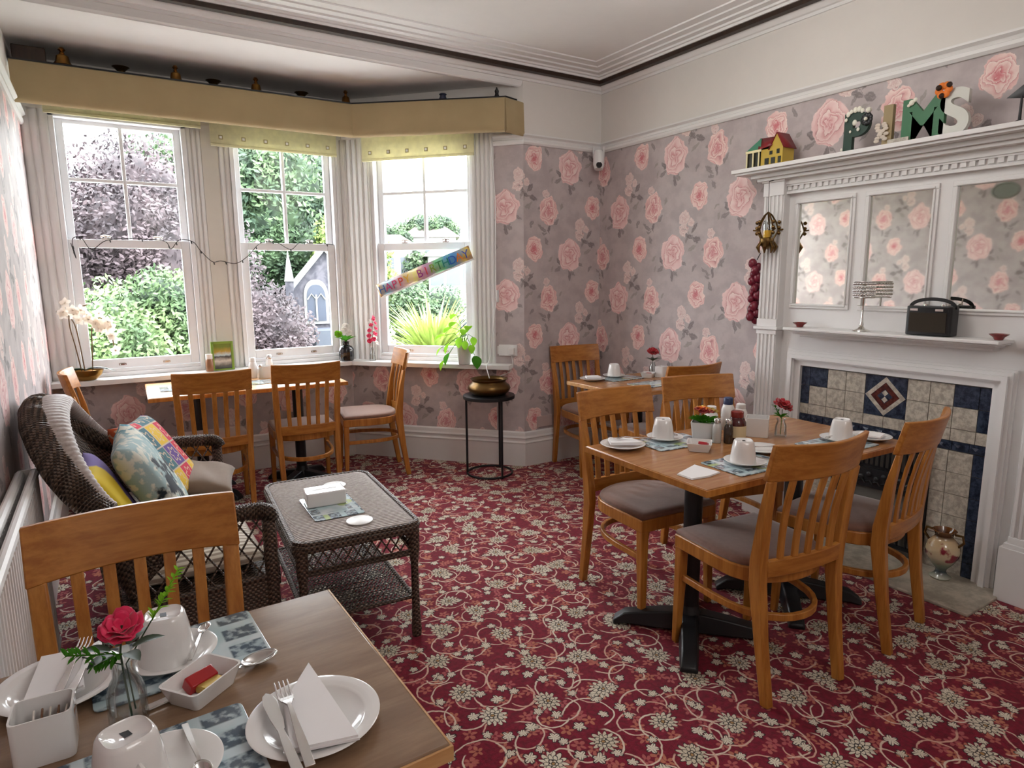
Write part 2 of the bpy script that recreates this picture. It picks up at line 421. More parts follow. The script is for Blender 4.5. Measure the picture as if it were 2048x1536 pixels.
def glass_mat(name, tint, gl=.08, rough=.02):
    m = bpy.data.materials.new(name); m.use_nodes = True; nt = m.node_tree; nt.nodes.clear(); Nd.nt = nt
    o = nt.nodes.new('ShaderNodeOutputMaterial'); t = nt.nodes.new('ShaderNodeBsdfTransparent'); g = nt.nodes.new('ShaderNodeBsdfGlossy'); mx = nt.nodes.new('ShaderNodeMixShader')
    fr = nt.nodes.new('ShaderNodeFresnel'); fr.inputs[0].default_value = 1.45
    t.inputs[0].default_value = (*tint, 1); g.inputs['Roughness'].default_value = rough
    f = Nd(fr.outputs[0]) * (.10 if name == 'window_glass' else .6) + gl + noise(coords(), 8, 1) * .01
    nt.links.new(f.k, mx.inputs[0]); nt.links.new(t.outputs[0], mx.inputs[1]); nt.links.new(g.outputs[0], mx.inputs[2]); nt.links.new(mx.outputs[0], o.inputs[0])
    MATS[name] = m; return m
glass_mat('window_glass', (.97, .98, .98), 0.0)
glass_mat('clear_glass', (.95, .97, .97), .03)
mat('mirror', (.86, .87, .82), .03, 1)
def mat_placemat():
    # printed glass placemat: pale picture with rows of little dark panels
    x, y, z = sep(coords())
    cx = fract(x * 13 + .1); cy = fract(y * 15 + .25)
    inb = sstep(cx, .08, .14) * sstep(cx, .92, .86) * sstep(cy, .12, .2) * sstep(cy, .88, .8)
    edge = sstep(fmax(fabs(x) / .135, fabs(y) / .095), .52, .56)
    n = noise(coords(), 60, 4); c = mixc(sstep(n, .42, .62), lin(74, 90, 104), lin(166, 184, 192))
    base = mixc(sstep(noise(coords(), 10, 2), .4, .65), lin(172, 196, 202), lin(206, 218, 222))
    base = mixc(sstep(noise(coords(), 7, 1), .6, .66), base, lin(170, 190, 130))
    return mixc(inb * edge, base, c)
mat('placemat_print', (.5, .6, .6), .12, fn=mat_placemat, coat=.6)
mat('wicker_dark', lin(34, 26, 22), .7)
def vcol(name, rough=.8, sheen=.2):
    def f():
        n = Nd.nt.nodes.new('ShaderNodeVertexColor'); n.layer_name = 'Col'; return {'Base Color': Nd(n.outputs[0]), 'Normal': bump(noise(coords(), 220, 2), .2, .001)}
    return mat(name, (1, 1, 1), rough, fn=f, sheen=sheen)
def patch_fn():
    x, y, z = sep(coords())
    i = ffloor(x * 8.5 + 23.3); j = ffloor(y * 8.5 + 17.4)
    n = Nd.nt.nodes.new('ShaderNodeTexWhiteNoise'); n.noise_dimensions = '2D'; inp(n, 0, comb(i, j)); r = Nd(n.outputs[0])
    rp = ramp(r, [(0, lin(190, 30, 60)), (.2, lin(210, 170, 40)), (.4, lin(90, 60, 130)), (.6, lin(200, 90, 50)), (.8, lin(60, 100, 110)), (1, lin(200, 60, 90))]); 
    for nn in Nd.nt.nodes:
        if nn.type == 'VALTORGB': nn.color_ramp.interpolation = 'CONSTANT'
    fx = fract(x * 8.5 + 23.3) - .5; fy = fract(y * 8.5 + 17.4) - .5
    rr = fsqrt(fx * fx + fy * fy); th = at2(fy, fx)
    m = sstep(fabs(rr - .28 - fsin(th * 6) * .07), .05, .03)
    c = mixc(m * .8, rp, lin(206, 180, 150))
    return mixc(sstep(fmax(fabs(fx), fabs(fy)), .46, .48), c, lin(190, 170, 150))
mat('patchwork', (.5, .2, .2), .85, fn=patch_fn)
def teal_fn():
    x, y, z = sep(coords()); n = noise(coords(), 9, 4); n2 = noise(coords(), 30, 4)
    c = mixc(sstep(y + (n - .5) * .3, .02, .16), lin(150, 170, 170), lin(60, 120, 134))
    c = mixc(sstep(n2 * .6 + n * .5, .52, .6), c, lin(206, 204, 190))
    return mixc(sstep(n + n2 * .2 - fabs(x + .02) * 1.6 - fabs(y + .06) * 1.2, .42, .5), c, lin(26, 34, 42))
mat('bird_print', (.2, .4, .45), .85, fn=teal_fn)
def purp_fn():
    x, y, z = sep(coords()); return mixc(sstep(y + noise(coords(), 8, 2) * .1, .03, .06), lin(214, 186, 40), lin(120, 100, 160))
mat('yellow_purple_print', (.6, .5, .1), .85, fn=purp_fn)
def marble(a, b, sc=30):
    def f():
        n = noise(coords(), sc, 4, .7); return {'Base Color': mixc(sstep(n, .35, .65), a, b), 'Normal': bump(n, .3, .002)}
    return f
mat('tile_cream', (.5, .45, .4), .3, fn=marble(lin(150, 142, 130), lin(190, 182, 168), 40))
mat('tile_blue', (.05, .08, .15), .22, fn=marble(lin(26, 32, 46), lin(56, 66, 84), 34))
mat('tile_brown', (.1, .04, .03), .25, fn=marble(lin(60, 26, 24), lin(92, 44, 38), 30))
mat('grout', lin(96, 92, 86), .8)
mat('hearth_stone', (.4, .36, .3), .35, fn=marble(lin(146, 138, 124), lin(182, 172, 156), 12))
mat('cast_iron', lin(20, 20, 24), .45, .3)
print('materials', len(MATS))
# ---------------------------------------------------------------- room shell
XR, YB, YW, XL, ZC, ZBAY = 3.40, 4.069, 5.16, -.33, 2.94, 2.815
C1 = (2.676, 4.069); C2 = (1.692, 5.161); E45 = (.6695, -.7428); N45 = (.7428, .6695)
YREAR = -1.6
def structure(o): o['kind'] = 'structure'; return o
def wall_panel(mb, a, b, z0, z1, s0, m=0):
    L = sqrt((b[0] - a[0]) ** 2 + (b[1] - a[1]) ** 2)
    if mb.uv is None: mb.uv = []
    mb.add([(a[0], a[1], z0), (b[0], b[1], z0), (b[0], b[1], z1), (a[0], a[1], z1)], [(0, 1, 2, 3)], m)
    mb.uv += [(s0, z0), (s0 + L, z0), (s0 + L, z1), (s0, z1)]
ZP = 2.41
# right wall phase: s = 3.28 - y, z phase 2.26
w = MB(); w.uv = []
for z0, z1, m in ((-.05, ZP, 0), (ZP, ZC + .02, 1)):
    w.add([(XR, YB + .1, z0), (XR, YREAR, z0), (XR, YREAR, z1), (XR, YB + .1, z1)], [(0, 1, 2, 3)], m)
    w.uv += [(3.28 - YB - .1, z0 - 2.26), (3.28 - YREAR, z0 - 2.26), (3.28 - YREAR, z1 - 2.26), (3.28 - YB - .1, z1 - 2.26)]
structure(w.build('wall_right', [MATS['wallpaper'], MATS['cream_wall']], smooth=False))
w = MB(); w.uv = []
for z0, z1, m in ((-.05, ZP, 0), (ZP, ZC + .02, 1)):
    w.add([(C1[0], YB, z0), (XR + .1, YB, z0), (XR + .1, YB, z1), (C1[0], YB, z1)], [(0, 1, 2, 3)], m)
    w.uv += [(C1[0] - 3.10, z0 - 2.27), (XR + .1 - 3.10, z0 - 2.27), (XR + .1 - 3.10, z1 - 2.27), (C1[0] - 3.10, z1 - 2.27)]
structure(w.build('wall_back', [MATS['wallpaper'], MATS['cream_wall']], smooth=False))
# slanted bay wall carrying window 3 (s measured from C2 towards C1)
A45 = atan2(E45[1], E45[0])
def P45(s, off=0): return (C2[0] + E45[0] * s + N45[0] * off, C2[1] + E45[1] * s + N45[1] * off)
S_END = 1.470; W3A, W3B = .16, 1.245
w = MB(); w.uv = []
def strip(w, s0, s1, z0, z1, m, ph, pz=2.27, off=0):
    a, b = P45(s0, off), P45(s1, off)
    w.add([(*a, z0), (*b, z0), (*b, z1), (*a, z1)], [(0, 1, 2, 3)], m); w.uv += [(s0 - ph, z0 - pz), (s1 - ph, z0 - pz), (s1 - ph, z1 - pz), (s0 - ph, z1 - pz)]
strip(w, -.02, W3B, -.05, .79, 0, 1.02, 2.60); strip(w, W3B, S_END, -.05, ZP, 0, 1.33, 1.965); strip(w, W3B, S_END, ZP, ZBAY + .02, 1, 0); strip(w, -.02, W3B, 2.52, ZBAY + .02, 1, 0)
structure(w.build('wall_bay_side', [MATS['wallpaper'], MATS['cream_wall']], smooth=False))
w = MB(); w.uv = []
for z0, z1, m, x1 in ((-.05, .79, 0, 1.70), (2.52, ZBAY + .02, 1, 1.70)):
    w.add([(XL - .05, YW, z0), (x1, YW, z0), (x1, YW, z1), (XL - .05, YW, z1)], [(0, 1, 2, 3)], m); w.uv += [(XL - .13, z0 - 2.49), (x1 - .08, z0 - 2.49), (x1 - .08, z1 - 2.49), (XL - .13, z1 - 2.49)]
structure(w.build('wall_bay_front', [MATS['wallpaper'], MATS['cream_wall']], smooth=False))
w = MB(); w.uv = []
for z0, z1, m in ((-.05, ZP, 0), (ZP, ZC + .02, 1)):
    w.add([(XL, YREAR, z0), (XL, YW + .15, z0), (XL, YW + .15, z1), (XL, YREAR, z1)], [(0, 1, 2, 3)], m); w.uv += [(YREAR - 2.9, z0 - 2.35), (YW + .15 - 2.9, z0 - 2.35), (YW + .15 - 2.9, z1 - 2.35), (YREAR - 2.9, z1 - 2.35)]
structure(w.build('wall_left', [MATS['wallpaper'], MATS['cream_wall']], smooth=False))
# outer masonry so the daylight only enters through the panes
w = MB()
w.box(XL - .25, XL - .02, YREAR, YW + .3, -.1, 3.1); w.box(XR + .02, XR + .3, YREAR, YB + .3, -.1, 3.1)
w.box(C1[0] + .05, XR + .3, YB + .02, YB + .25, -.1, 3.1)
w.box(XL - .2, C2[0] + .05, YW + .02, YW + .25, -.1, .78); w.box(XL - .2, C2[0] + .05, YW + .02, YW + .25, 2.53, 3.1)
w.prism([P45(-.02, .02), P45(S_END - .01, .02), P45(S_END - .01, .25), P45(-.1, .25)], -.1, .78); w.prism([P45(-.02, .02), P45(S_END - .01, .02), P45(S_END - .01, .25), P45(-.1, .25)], 2.53, 3.1)
w.prism([P45(W3B + .03, .02), P45(S_END - .01, .02), P45(S_END - .01, .25), P45(W3B + .03, .25)], .7, 2.6)
w.box(.69, .79, YW + .06, YW + .25, .7, 2.6); w.prism([(1.70, YW + .08), P45(.10, .08), P45(.10, .25), (1.80, YW + .25), (1.70, YW + .25)], .7, 2.6)
structure(w.build('wall_outer', MATS['cream_wall'], smooth=False))
w = MB(); w.box(XL - .1, XR + .1, YREAR, YW + .2, -.1, 0); structure(w.build('floor', MATS['carpet'], smooth=False))
w = MB(); w.box(XL - .1, XR + .1, YREAR, YB + .02, ZC, ZC + .1)
w.box(XL - .1, XR, YB + .021, YB + .05, ZBAY + .012, ZC + .09); w.prism([(XL - .1, YB + .006), (C1[0] + .15, YB + .006), (C1[0] + .15, YB + .1), P45(0, .2), (XL - .1, YW + .3)], ZBAY, ZBAY + .1)
structure(w.build('ceiling', MATS['ceiling_paint'], smooth=False))
# rear of the room, behind the camera
w = MB(); w.box(XL - .1, XR + .1, YREAR - .12, YREAR, -.1, 3.1)
structure(w.build('wall_rear', MATS['cream_wall'], smooth=False))
# mouldings: profile (d from wall, z) swept along plan polylines
def run(name, path, prof, m, closed=False):
    mb = MB(); rings = []; n = len(path)
    for i, p in enumerate(path):
        p = Vector(p)
        if i == 0: d = (Vector(path[1]) - p).normalized(); nrm = Vector((-d.y, d.x))
        elif i == n - 1: d = (p - Vector(path[i - 1])).normalized(); nrm = Vector((-d.y, d.x))
        else:
            d1 = (p - Vector(path[i - 1])).normalized(); d2 = (Vector(path[i + 1]) - p).normalized()
            n1, n2 = Vector((-d1.y, d1.x)), Vector((-d2.y, d2.x)); b = (n1 + n2); nrm = b / (b.dot(n1))
        rings.append([(p.x + nrm.x * q[0], p.y + nrm.y * q[0], q[1]) for q in prof])
    mb.loft(rings); return structure(mb.build(name, m, smooth=False, bevel=0))
WP = MATS['white_paint']
main = [(XR, YREAR), (XR, YB), (XL, YB), (XL, YREAR)]
run('trim_1', main, [(0, 2.835), (.012, 2.835), (.016, 2.85), (.03, 2.853), (.055, 2.875), (.066, 2.893), (.083, 2.895), (.083, 2.95), (0, 2.95)], WP)
run('trim_2', main, [(.076, 2.868), (.118, 2.868), (.118, 2.95), (.076, 2.95)], MATS['dark_wood'])
run('trim_3', main, [(.113, 2.893), (.128, 2.893), (.132, 2.906), (.150, 2.906), (.155, 2.916), (.20, 2.916), (.205, 2.925), (.26, 2.925), (.265, 2.932), (.33, 2.932), (.335, 2.95), (.113, 2.95)], WP)
run('trim_4', [(C1[0] - .004, YB + .0), (XL, YB + .0)], [(.0, 2.832), (-.012, 2.80), (-.022, 2.792), (-.032, 2.80), (-.036, 2.806), (-.062, 2.806), (-.068, 2.800), (-.08, 2.806), (-.084, 2.812), (-.084, 2.86), (0, 2.86)], WP)
PR = [(0, 2.402), (.012, 2.402), (.022, 2.415), (.022, 2.43), (.012, 2.437), (.018, 2.45), (.034, 2.462), (.034, 2.472), (0, 2.478)]
run('trim_5', [(XR, YREAR), (XR, YB), C1, P45(W3B)], PR, WP)
run('trim_6', [(XL, YW), (XL, YREAR)], [(d, z + .01) for d, z in PR], WP)
SK = [(0, 0), (.022, 0), (.022, .175), (.026, .185), (.018, .197), (.018, .212), (.024, .222), (.016, .236), (.012, .262), (0, .272)]
run('baseboard_right', [(XR, YREAR), (XR, .92)], SK, WP)
run('baseboard_back', [(XR, 2.53), (XR, YB), C1, C2, (XL, YW), (XL, YREAR)], SK, WP)
# window sill following the bay
mb = MB(); mb.prism([(XL, 5.03), (1.65, 5.03), P45(.06, -.12), P45(1.38, -.12), P45(1.38, 0), P45(W3B, 0), P45(W3B, .05), P45(0, .05), (1.692, 5.21), (XL, 5.21)], .768, .80)
structure(mb.build('trim_7', WP, bevel=.008, segs=3))
# ---------------------------------------------------------------- windows
def make_window(n, origin, rz, x0, x1, seed=0, label=None):
    # local: x across, y outwards (0 = inside wall plane), z up ; x0..x1 = glass of the upper sash
    root = structure(empty('window_%d' % n, (origin[0], origin[1], 0), rz))
    U = MATS['upvc']; zt, zm0, zm1, zb = 2.465, 1.673, 1.728, .918
    f = MB()
    for xa, xb in ((x0 - .075, x0 - .045), (x1 + .045, x1 + .075)): f.box(xa, xb, .03, .16, .80, 2.53)
    f.box(x0 - .075, x1 + .075, .03, .16, 2.49, 2.53)
    f.box(x0 - .075, x1 + .075, .035, .16, .80, .828); f.box(x0 - .075, x1 + .075, .05, .16, .828, .852)
    f.build('window_frame', U, root, bevel=.003)
    u = MB(); ya, yb = .10, .135
    u.box(x0 - .044, x0, ya, yb, zm0 + .01, zt + .045); u.box(x1, x1 + .044, ya, yb, zm0 + .01, zt + .045); u.box(x0, x1, ya, yb, zt, zt + .045); u.box(x0, x1, ya, yb, zm0 + .01, zm1 - .006)
    xm = (x0 + x1) / 2; zc = 2.115
    u.box(xm - .011, xm + .011, ya - .003, yb + .003, zm1 - .008, zt + .002); u.box(x0, x1, ya - .002, yb + .002, zc - .011, zc + .011)
    u.build('upper_sash', U, root, bevel=.003)
    g = MB(); g.box(x0 - .005, x1 + .005, ya + .015, ya + .019, zm1 - .01, zt + .005); g.build('window_glass', MATS['window_glass'], root)
    l = MB(); ya, yb = .06, .095; a, b = x0 + .012, x1 - .012
    l.box(x0 - .044, a, ya, yb, .855, zm1); l.box(b, x1 + .044, ya, yb, .855, zm1); l.box(a, b, ya, yb, .855, zb); l.box(a, b, ya, yb, zm0, zm1)
    l.build('lower_sash', U, root, bevel=.003)
    g = MB(); g.box(a - .005, b + .005, ya + .015, ya + .019, zb - .01, zm0 + .01); g.build('window_glass', MATS['window_glass'], root)
    for fx in (.27, .76):
        k = MB(); x = x0 + (x1 - x0) * fx
        k.box(x - .026, x + .026, .062, .088, zm1, zm1 + .008); k.tube([(x - .03, .07, zm1 + .018), (x - .01, .07, zm1 + .026), (x + .02, .075, zm1 + .022), (x + .03, .078, zm1 + .018)], .0055); k.box(x - .008, x + .008, .066, .084, zm1 + .005, zm1 + .022)
        k.build('sash_lock', MATS['chrome'], root)
        h = MB(); x = x0 + (x1 - x0) * (.30 if fx < .5 else .73)
        h.box(x - .022, x + .022, .055, .061, .872, .886); h.tube([(x - .016, .057, .876), (x - .012, .046, .886), (x + .012, .046, .886), (x + .016, .057, .876)], .004)
        h.build('sash_lift', MATS['chrome'], root)
    return root
make_window(1, (0, YW), 0, -.112, .522)
make_window(2, (0, YW), 0, .948, 1.570)
make_window(3, C2, A45, .292, .998)
# casings: fluted boards either side of the sashes
def casing(name, x0, x1, origin, rz, n, z0=.80, z1=2.53, y=0.0, m='white_paint'):
    mb = MB(); wd = (x1 - x0) / n
    mb.box(x0, x1, y + .02, .16, z0, z1)
    for i in range(n):
        a = x0 + i * wd
        mb.box(a + wd * .10, a + wd * .90, y + .0145, y + .021, z0, z1); mb.box(a + wd * .28, a + wd * .72, y + .0105, y + .015, z0, z1)
    o = mb.build(name, MATS[m], smooth=False); o.location = (*origin, 0); o.rotation_euler = (0, 0, rz); return structure(o)
casing('trim_8', XL + .002, -.187, (0, YW), 0, 3, y=.0); casing('trim_9', .597, .69, (0, YW), 0, 3, y=.03); casing('trim_10', .80, .873, (0, YW), 0, 2, y=.03)
casing('trim_11', 1.645, 1.71, (0, YW), 0, 2, y=.0); casing('trim_12', -.02, .217, C2, A45, 5, y=.0); casing('trim_13', 1.073, W3B, C2, A45, 5, y=-.02)
mb = MB(); mb.box(.69, .80, YW + .045, YW + .2, .80, 2.53); structure(mb.build('trim_14', MATS['beige_pier']))
# ---------------------------------------------------------------- dining chairs
def make_chair():
    t = empty('dining_chair'); oak = MATS['oak']
    for s in (-1, 1):
        m = MB(); m.sweep([(s * .176, -.250, 0), (s * .180, -.215, .22), (s * .184, -.190, .42), (s * .188, -.192, .50), (s * .193, -.214, .68), (s * .197, -.236, .799)],
                          [(.030, .034), (.033, .040), (.036, .052), (.036, .050), (.037, .030), (.036, .016)], up=(0, 1, 0))
        m.build('rear_leg', oak, t, bevel=.004)
        m = MB(); m.sweep([(s * .190, .205, 0), (s * .187, .195, .30), (s * .187, .193, .452)], [(.026, .026), (.036, .036), (.038, .038)], up=(0, 1, 0))
        m.build('front_leg', oak, t, bevel=.004)
    bow = lambda x: -.046 * (1 - (x / .208) ** 2)
    lean = lambda z: -.214 - (z - .68) * .21 - max(0, z - .68) ** 2 * .1
    m = MB(); N = 12
    rings = []
    for i in range(N + 1):
        x = -.216 + .432 * i / N; y0 = lean(.80) + bow(x) + .012; y1 = lean(.925) + bow(x) + .012; zt = .925 - .004 * (1 - (x / .208) ** 2)
        rings.append([(x, y0 - .012, .797), (x, y0 + .010, .797), (x, y1 + .009, zt), (x, y1 - .010, zt)])
    m.loft(rings); m.build('top_rail', MATS['oak_rail'], t, bevel=.004)
    m = MB(); rings = []
    for i in range(N + 1):
        x = -.172 + .344 * i / N; y = -.200 + bow(x) * .55
        rings.append([(x, y - .011, .452), (x, y + .011, .452), (x * 1.01, y + .008, .512), (x * 1.01, y - .013, .512)])
    m.loft(rings); m.build('lower_rail', MATS['oak_rail'], t, bevel=.003)
    for k in range(5):
        x = (k - 2) * .0625; xb = x * .94; path = []; 
        for q in range(5):
            z = .505 + (.805 - .505) * q / 4; xx = xb + (x - xb) * q / 4
            f = (z - .505) / .30; y = (-.200 + bow(x) * .55) * (1 - f) + (lean(.80) + bow(x) + .011) * f - .010 * sin(pi * f) * -1
            path.append((xx, y, z))
        m = MB(); m.sweep(path, (.026, .011), up=(0, 1, 0)); m.build('back_slat', oak, t, bevel=.002)
    def dshape(w, yf, yr, n=14):
        P = [(w, yf), (w, -.02)]
        for i in range(1, n): a = pi * i / n; P.append((w * cos(a) if abs(cos(a)) < .96 else w * cos(a), -.02 + (yr + .02) * sin(a) ** .75))
        P += [(-w, -.02), (-w, yf)]; return P
    out = dshape(.208, .214, -.206); m = MB(); m.prism(out, .404, .458); m.build('seat_frame', oak, t, bevel=.005)
    m = MB(); rings = []
    for z, g in ((.452, .985), (.466, 1.005), (.476, .985), (.483, .93), (.487, .80), (.489, .5)):
        rings.append([(x * g, (y - .0) * g, z) for x, y in dshape(.203, .210, -.196)])
    m.loft(rings); m.build('seat_pad', MATS['mauve_velvet'], t, ang=180)
    path = [(.186, .185, .285), (.184, .02, .283)] + [(.180 * cos(a), .02 - .245 * sin(a) ** .8, .282) for a in [pi * i / 14 for i in range(1, 14)]] + [(-.184, .02, .283), (-.186, .185, .285)]
    m = MB(); m.sweep(path, (.018, .026), up=(0, 0, 1)); m.build('stretcher', oak, t, bevel=.003)
    return t
chair0 = make_chair(); chair0['category'] = 'chair'; chair0['group'] = 'slatted oak dining chairs'
CH = [((.02, 1.435, 0), pi + .01, 'slatted oak dining chair seen from behind at the near round-the-corner table, beside the radiator'),
      ((.518, 4.364, 0), radians(-3), 'slatted oak dining chair at the window table, before the beige pier between windows'),
      ((1.088, 4.422, 0), radians(-5), 'slatted oak dining chair at the window table, back turned to us below the church window'),
      ((.045, 4.63, 0), radians(-92), 'slatted oak dining chair squeezed against the left wall at the head of the window table'),
      ((1.617, 4.59, 0), radians(79), 'slatted oak dining chair standing sideways at the right end of the window table'),
      ((3.07, 3.755, 0), radians(180 - 8), 'slatted oak dining chair tucked in the far papered corner by the small table'),
      ((3.03, 2.945, 0), radians(-4), 'slatted oak dining chair at the small corner table, only its curved top rail showing'),
      ((2.01, 2.045, 0), radians(180 - 4), 'slatted oak dining chair at the far left of the fireplace table, crumpled seat'),
      ((2.595, 2.115, 0), radians(180 - 16), 'slatted oak dining chair at the far side of the fireplace table, right behind the condiments'),
      ((1.99, 1.45, 0), radians(-7), 'slatted oak dining chair nearest us at the fireplace table, curved stretcher showing'),
      ((2.585, 1.44, 0), radians(8), 'slatted oak dining chair at the fireplace table, right in front of the tiled hearth')]
CH[0] = (CH[0][0], CH[0][1], 'slatted oak dining chair at the nearest table, seen close up beside the radiator')
for i, (loc, rz, lab) in enumerate(CH):
    if i == 0: chair0.location = loc; chair0.rotation_euler = (0, 0, rz); chair0['label'] = lab
    else: dup(chair0, loc, rz, lab)
# ---------------------------------------------------------------- tables
def pedestal(root, x, y, top, post=.036, foot=.29, rz=pi / 4):
    bm = MATS['black_metal']
    m = MB(); m.lathe([(post, .06), (post, top - .02)], (x, y, 0), 24); m.lathe([(.055, .05), (.055, .075), (.042, .10), (post, .12)], (x, y, 0), 24); m.box(x - .13, x + .13, y - .13, y + .13, top - .022, top - .001); m.build('pedestal_post', bm, root)
    for k in range(4):
        a = rz + k * pi / 2; c_, s_ = cos(a), sin(a); rings = []
        for q in range(7):
            f = q / 6; d = .02 + foot * f; w = .043 - .008 * f; zt = .092 - .045 * f ** 1.3; zb = .012 if f < .85 else 0.0
            if q == 6: zt = .02
            rings.append([(x + c_ * d - s_ * w * sx, y + s_ * d + c_ * w * sx, z) for sx, z in ((-1, zb), (1, zb), (.75, zt), (-.75, zt))])
        m = MB(); m.loft(rings); m.build('foot', bm, root, bevel=.006)
def make_table(name, loc, rz, w, d, posts, mtop, label, th=.028, h=.757, edge='oak', foot=.29, frot=pi / 4):
    t = empty(name, loc, rz, label, 'table')
    m = MB(); m.box(-w / 2, w / 2, -d / 2, d / 2, h - th, h); m.build('tabletop', MATS[mtop], t, bevel=.004)
    m = MB(); e = .0035
    m.box(-w / 2 - e, w / 2 + e, -d / 2 - e, -d / 2 + .001, h - th + .002, h - .003); m.box(-w / 2 - e, w / 2 + e, d / 2 - .001, d / 2 + e, h - th + .002, h - .003)
    m.box(-w / 2 - e, -w / 2 + .001, -d / 2, d / 2, h - th + .002, h - .003); m.box(w / 2 - .001, w / 2 + e, -d / 2, d / 2, h - th + .002, h - .003); m.build('table_edging', MATS[edge], t, bevel=.001)
    for (x, y) in posts: pedestal(t, x, y, h - th, foot=foot, rz=frot)
    return t
make_table('dining_table', (.077, 1.080, 0), radians(1), .600, .592, [(0, 0)], 'taupe_top', 'brown topped dining table in the foreground, laid for breakfast', th=.030, edge='oak_pale', foot=.22)
make_table('dining_table', (2.226, 1.685, 0), radians(-2.2), 1.187, .665, [(-.295, .01), (.31, .0)], 'oak_top', 'long oak dining table on black pedestals in front of the fireplace')
make_table('dining_table', (2.975, 3.145, 0), radians(0), .71, .62, [(0, 0)], 'oak_top', 'small oak dining table set against the papered right wall', edge='oak_pale', foot=.22)
make_table('dining_table', (.785, 4.66, 0), radians(-1.5), 1.20, .66, [(-.31, 0), (.33, 0)], 'oak_pale', 'pale shining oak dining table below the bay windows', foot=.25)
# ---------------------------------------------------------------- wicker coffee table
def rrect(hx, hy, r, n=5):
    P = []
    for cx, cy, a0 in ((hx - r, hy - r, 0), (-hx + r, hy - r, pi / 2), (-hx + r, -hy + r, pi), (hx - r, -hy + r, 3 * pi / 2)):
        for i in range(n + 1): a = a0 + pi / 2 * i / n; P.append((cx + r * cos(a), cy + r * sin(a)))
    return P
t = empty('wicker_coffee_table', (.779, 2.690, 0), radians(-4), 'grey brown wicker coffee table with a lattice shelf, beside the wicker sofa', 'coffee table')
HX, HY, HT = .240, .405, .49
def lattice(mb, p0, p1, z0, z1, step, r):
    # diamond lattice of thin canes between two points in plan
    L = sqrt((p1[0] - p0[0]) ** 2 + (p1[1] - p0[1]) ** 2); n = int(L / step); H = z1 - z0; sh = H * .62
    P = lambda s, z: (p0[0] + (p1[0] - p0[0]) * s / L, p0[1] + (p1[1] - p0[1]) * s / L, z)
    for i in range(-int(sh / step) - 1, n + 2):
        for sg in (1, -1):
            a, b = (i * L / n, i * L / n + sh) if sg == 1 else (i * L / n + sh, i * L / n)
            s0, za, s1, zb = a, z0, b, z1
            # clip to 0..L
            def clip(sx):
                return za + (zb - za) * (sx - s0) / (s1 - s0)
            q0, q1 = (s0, za), (s1, zb)
            lo, hi = (q0, q1) if s0 < s1 else (q1, q0)
            if hi[0] <= 0 or lo[0] >= L: continue
            if lo[0] < 0: lo = (0, clip(0))
            if hi[0] > L: hi = (L, clip(L))
            mb.tube([P(*lo), P(*hi)], r, 5, cap=False)
m = MB(); NR = 48
out = rrect(HX, HY, .055, 8)
def halfw(y):
    ay = abs(y)
    if ay < HY - .055: return HX
    q = ay - (HY - .055); return HX - .055 + sqrt(max(0, .055 ** 2 - q * q))
for i in range(NR):
    y = -HY + .012 + (2 * HY - .024) * (i + .5) / NR; hw = halfw(y) - .012
    m.tube([(-hw, y, HT - .006), (-hw + .02, y, HT), (hw - .02, y, HT), (hw, y, HT - .006)], .0064, 8, flat=.8)
m.prism([(x * .97, y * .98) for x, y in out], HT - .022, HT - .004, 1); m.build('woven_top', [MATS['wicker_pale'], MATS['wicker_dark']], t)
m = MB()
for z, g in ((HT - .002, 0), (HT - .016, .004), (HT - .030, .002)): 
    P = rrect(HX + g, HY + g, .055, 6); m.tube([(x, y, z) for x, y in P] + [(*P[0], z)], .0095, 8)
m.build('braided_rim', MATS['wicker'], t)
m = MB(); a, b = HX - .015, HY - .015
for p0, p1 in (((-a, -b), (a, -b)), ((a, -b), (a, b)), ((a, b), (-a, b)), ((-a, b), (-a, -b))): lattice(m, p0, p1, HT - .125, HT - .035, .036, .0032); m.tube([(*p0, HT - .128), (*p1, HT - .128)], .0085, 6); m.tube([(*p0, HT - .115), (*p1, HT - .115)], .005, 6)
m.build('lattice_apron', MATS['wicker'], t)
for sx in (-1, 1):
    for sy in (-1, 1):
        m = MB(); m.lathe([(.019, 0), (.021, .03), (.018, .09), (.016, .14), (.015, .30), (.016, HT - .17), (.022, HT - .12), (.024, HT - .03)], (sx * (HX - .022), sy * (HY - .022), 0), 12); m.build('leg', MATS['wicker'], t)
m = MB(); a, b = HX - .03, HY - .03; zs = .170
for p0, p1 in (((-a, -b), (a, -b)), ((a, -b), (a, b)), ((a, b), (-a, b)), ((-a, b), (-a, -b))): m.tube([(*p0, zs), (*p1, zs)], .010, 8)
st = .019
for k in range(-45, 46):
    for sg in (1, -1):
        # diagonal weave lines x = k*st + sg*y
        pts = []
        for q in range(-44, 45):
            y = q * .0085; x = k * st + sg * y
            if abs(x) < a and abs(y) < b: pts.append((x, y, zs + .004 * sg * sin(y * pi / st * 1.0)))
        if len(pts) > 2: m.tube(pts, .0042, 4, flat=.5, cap=False)
m.build('woven_shelf', MATS['wicker'], t)
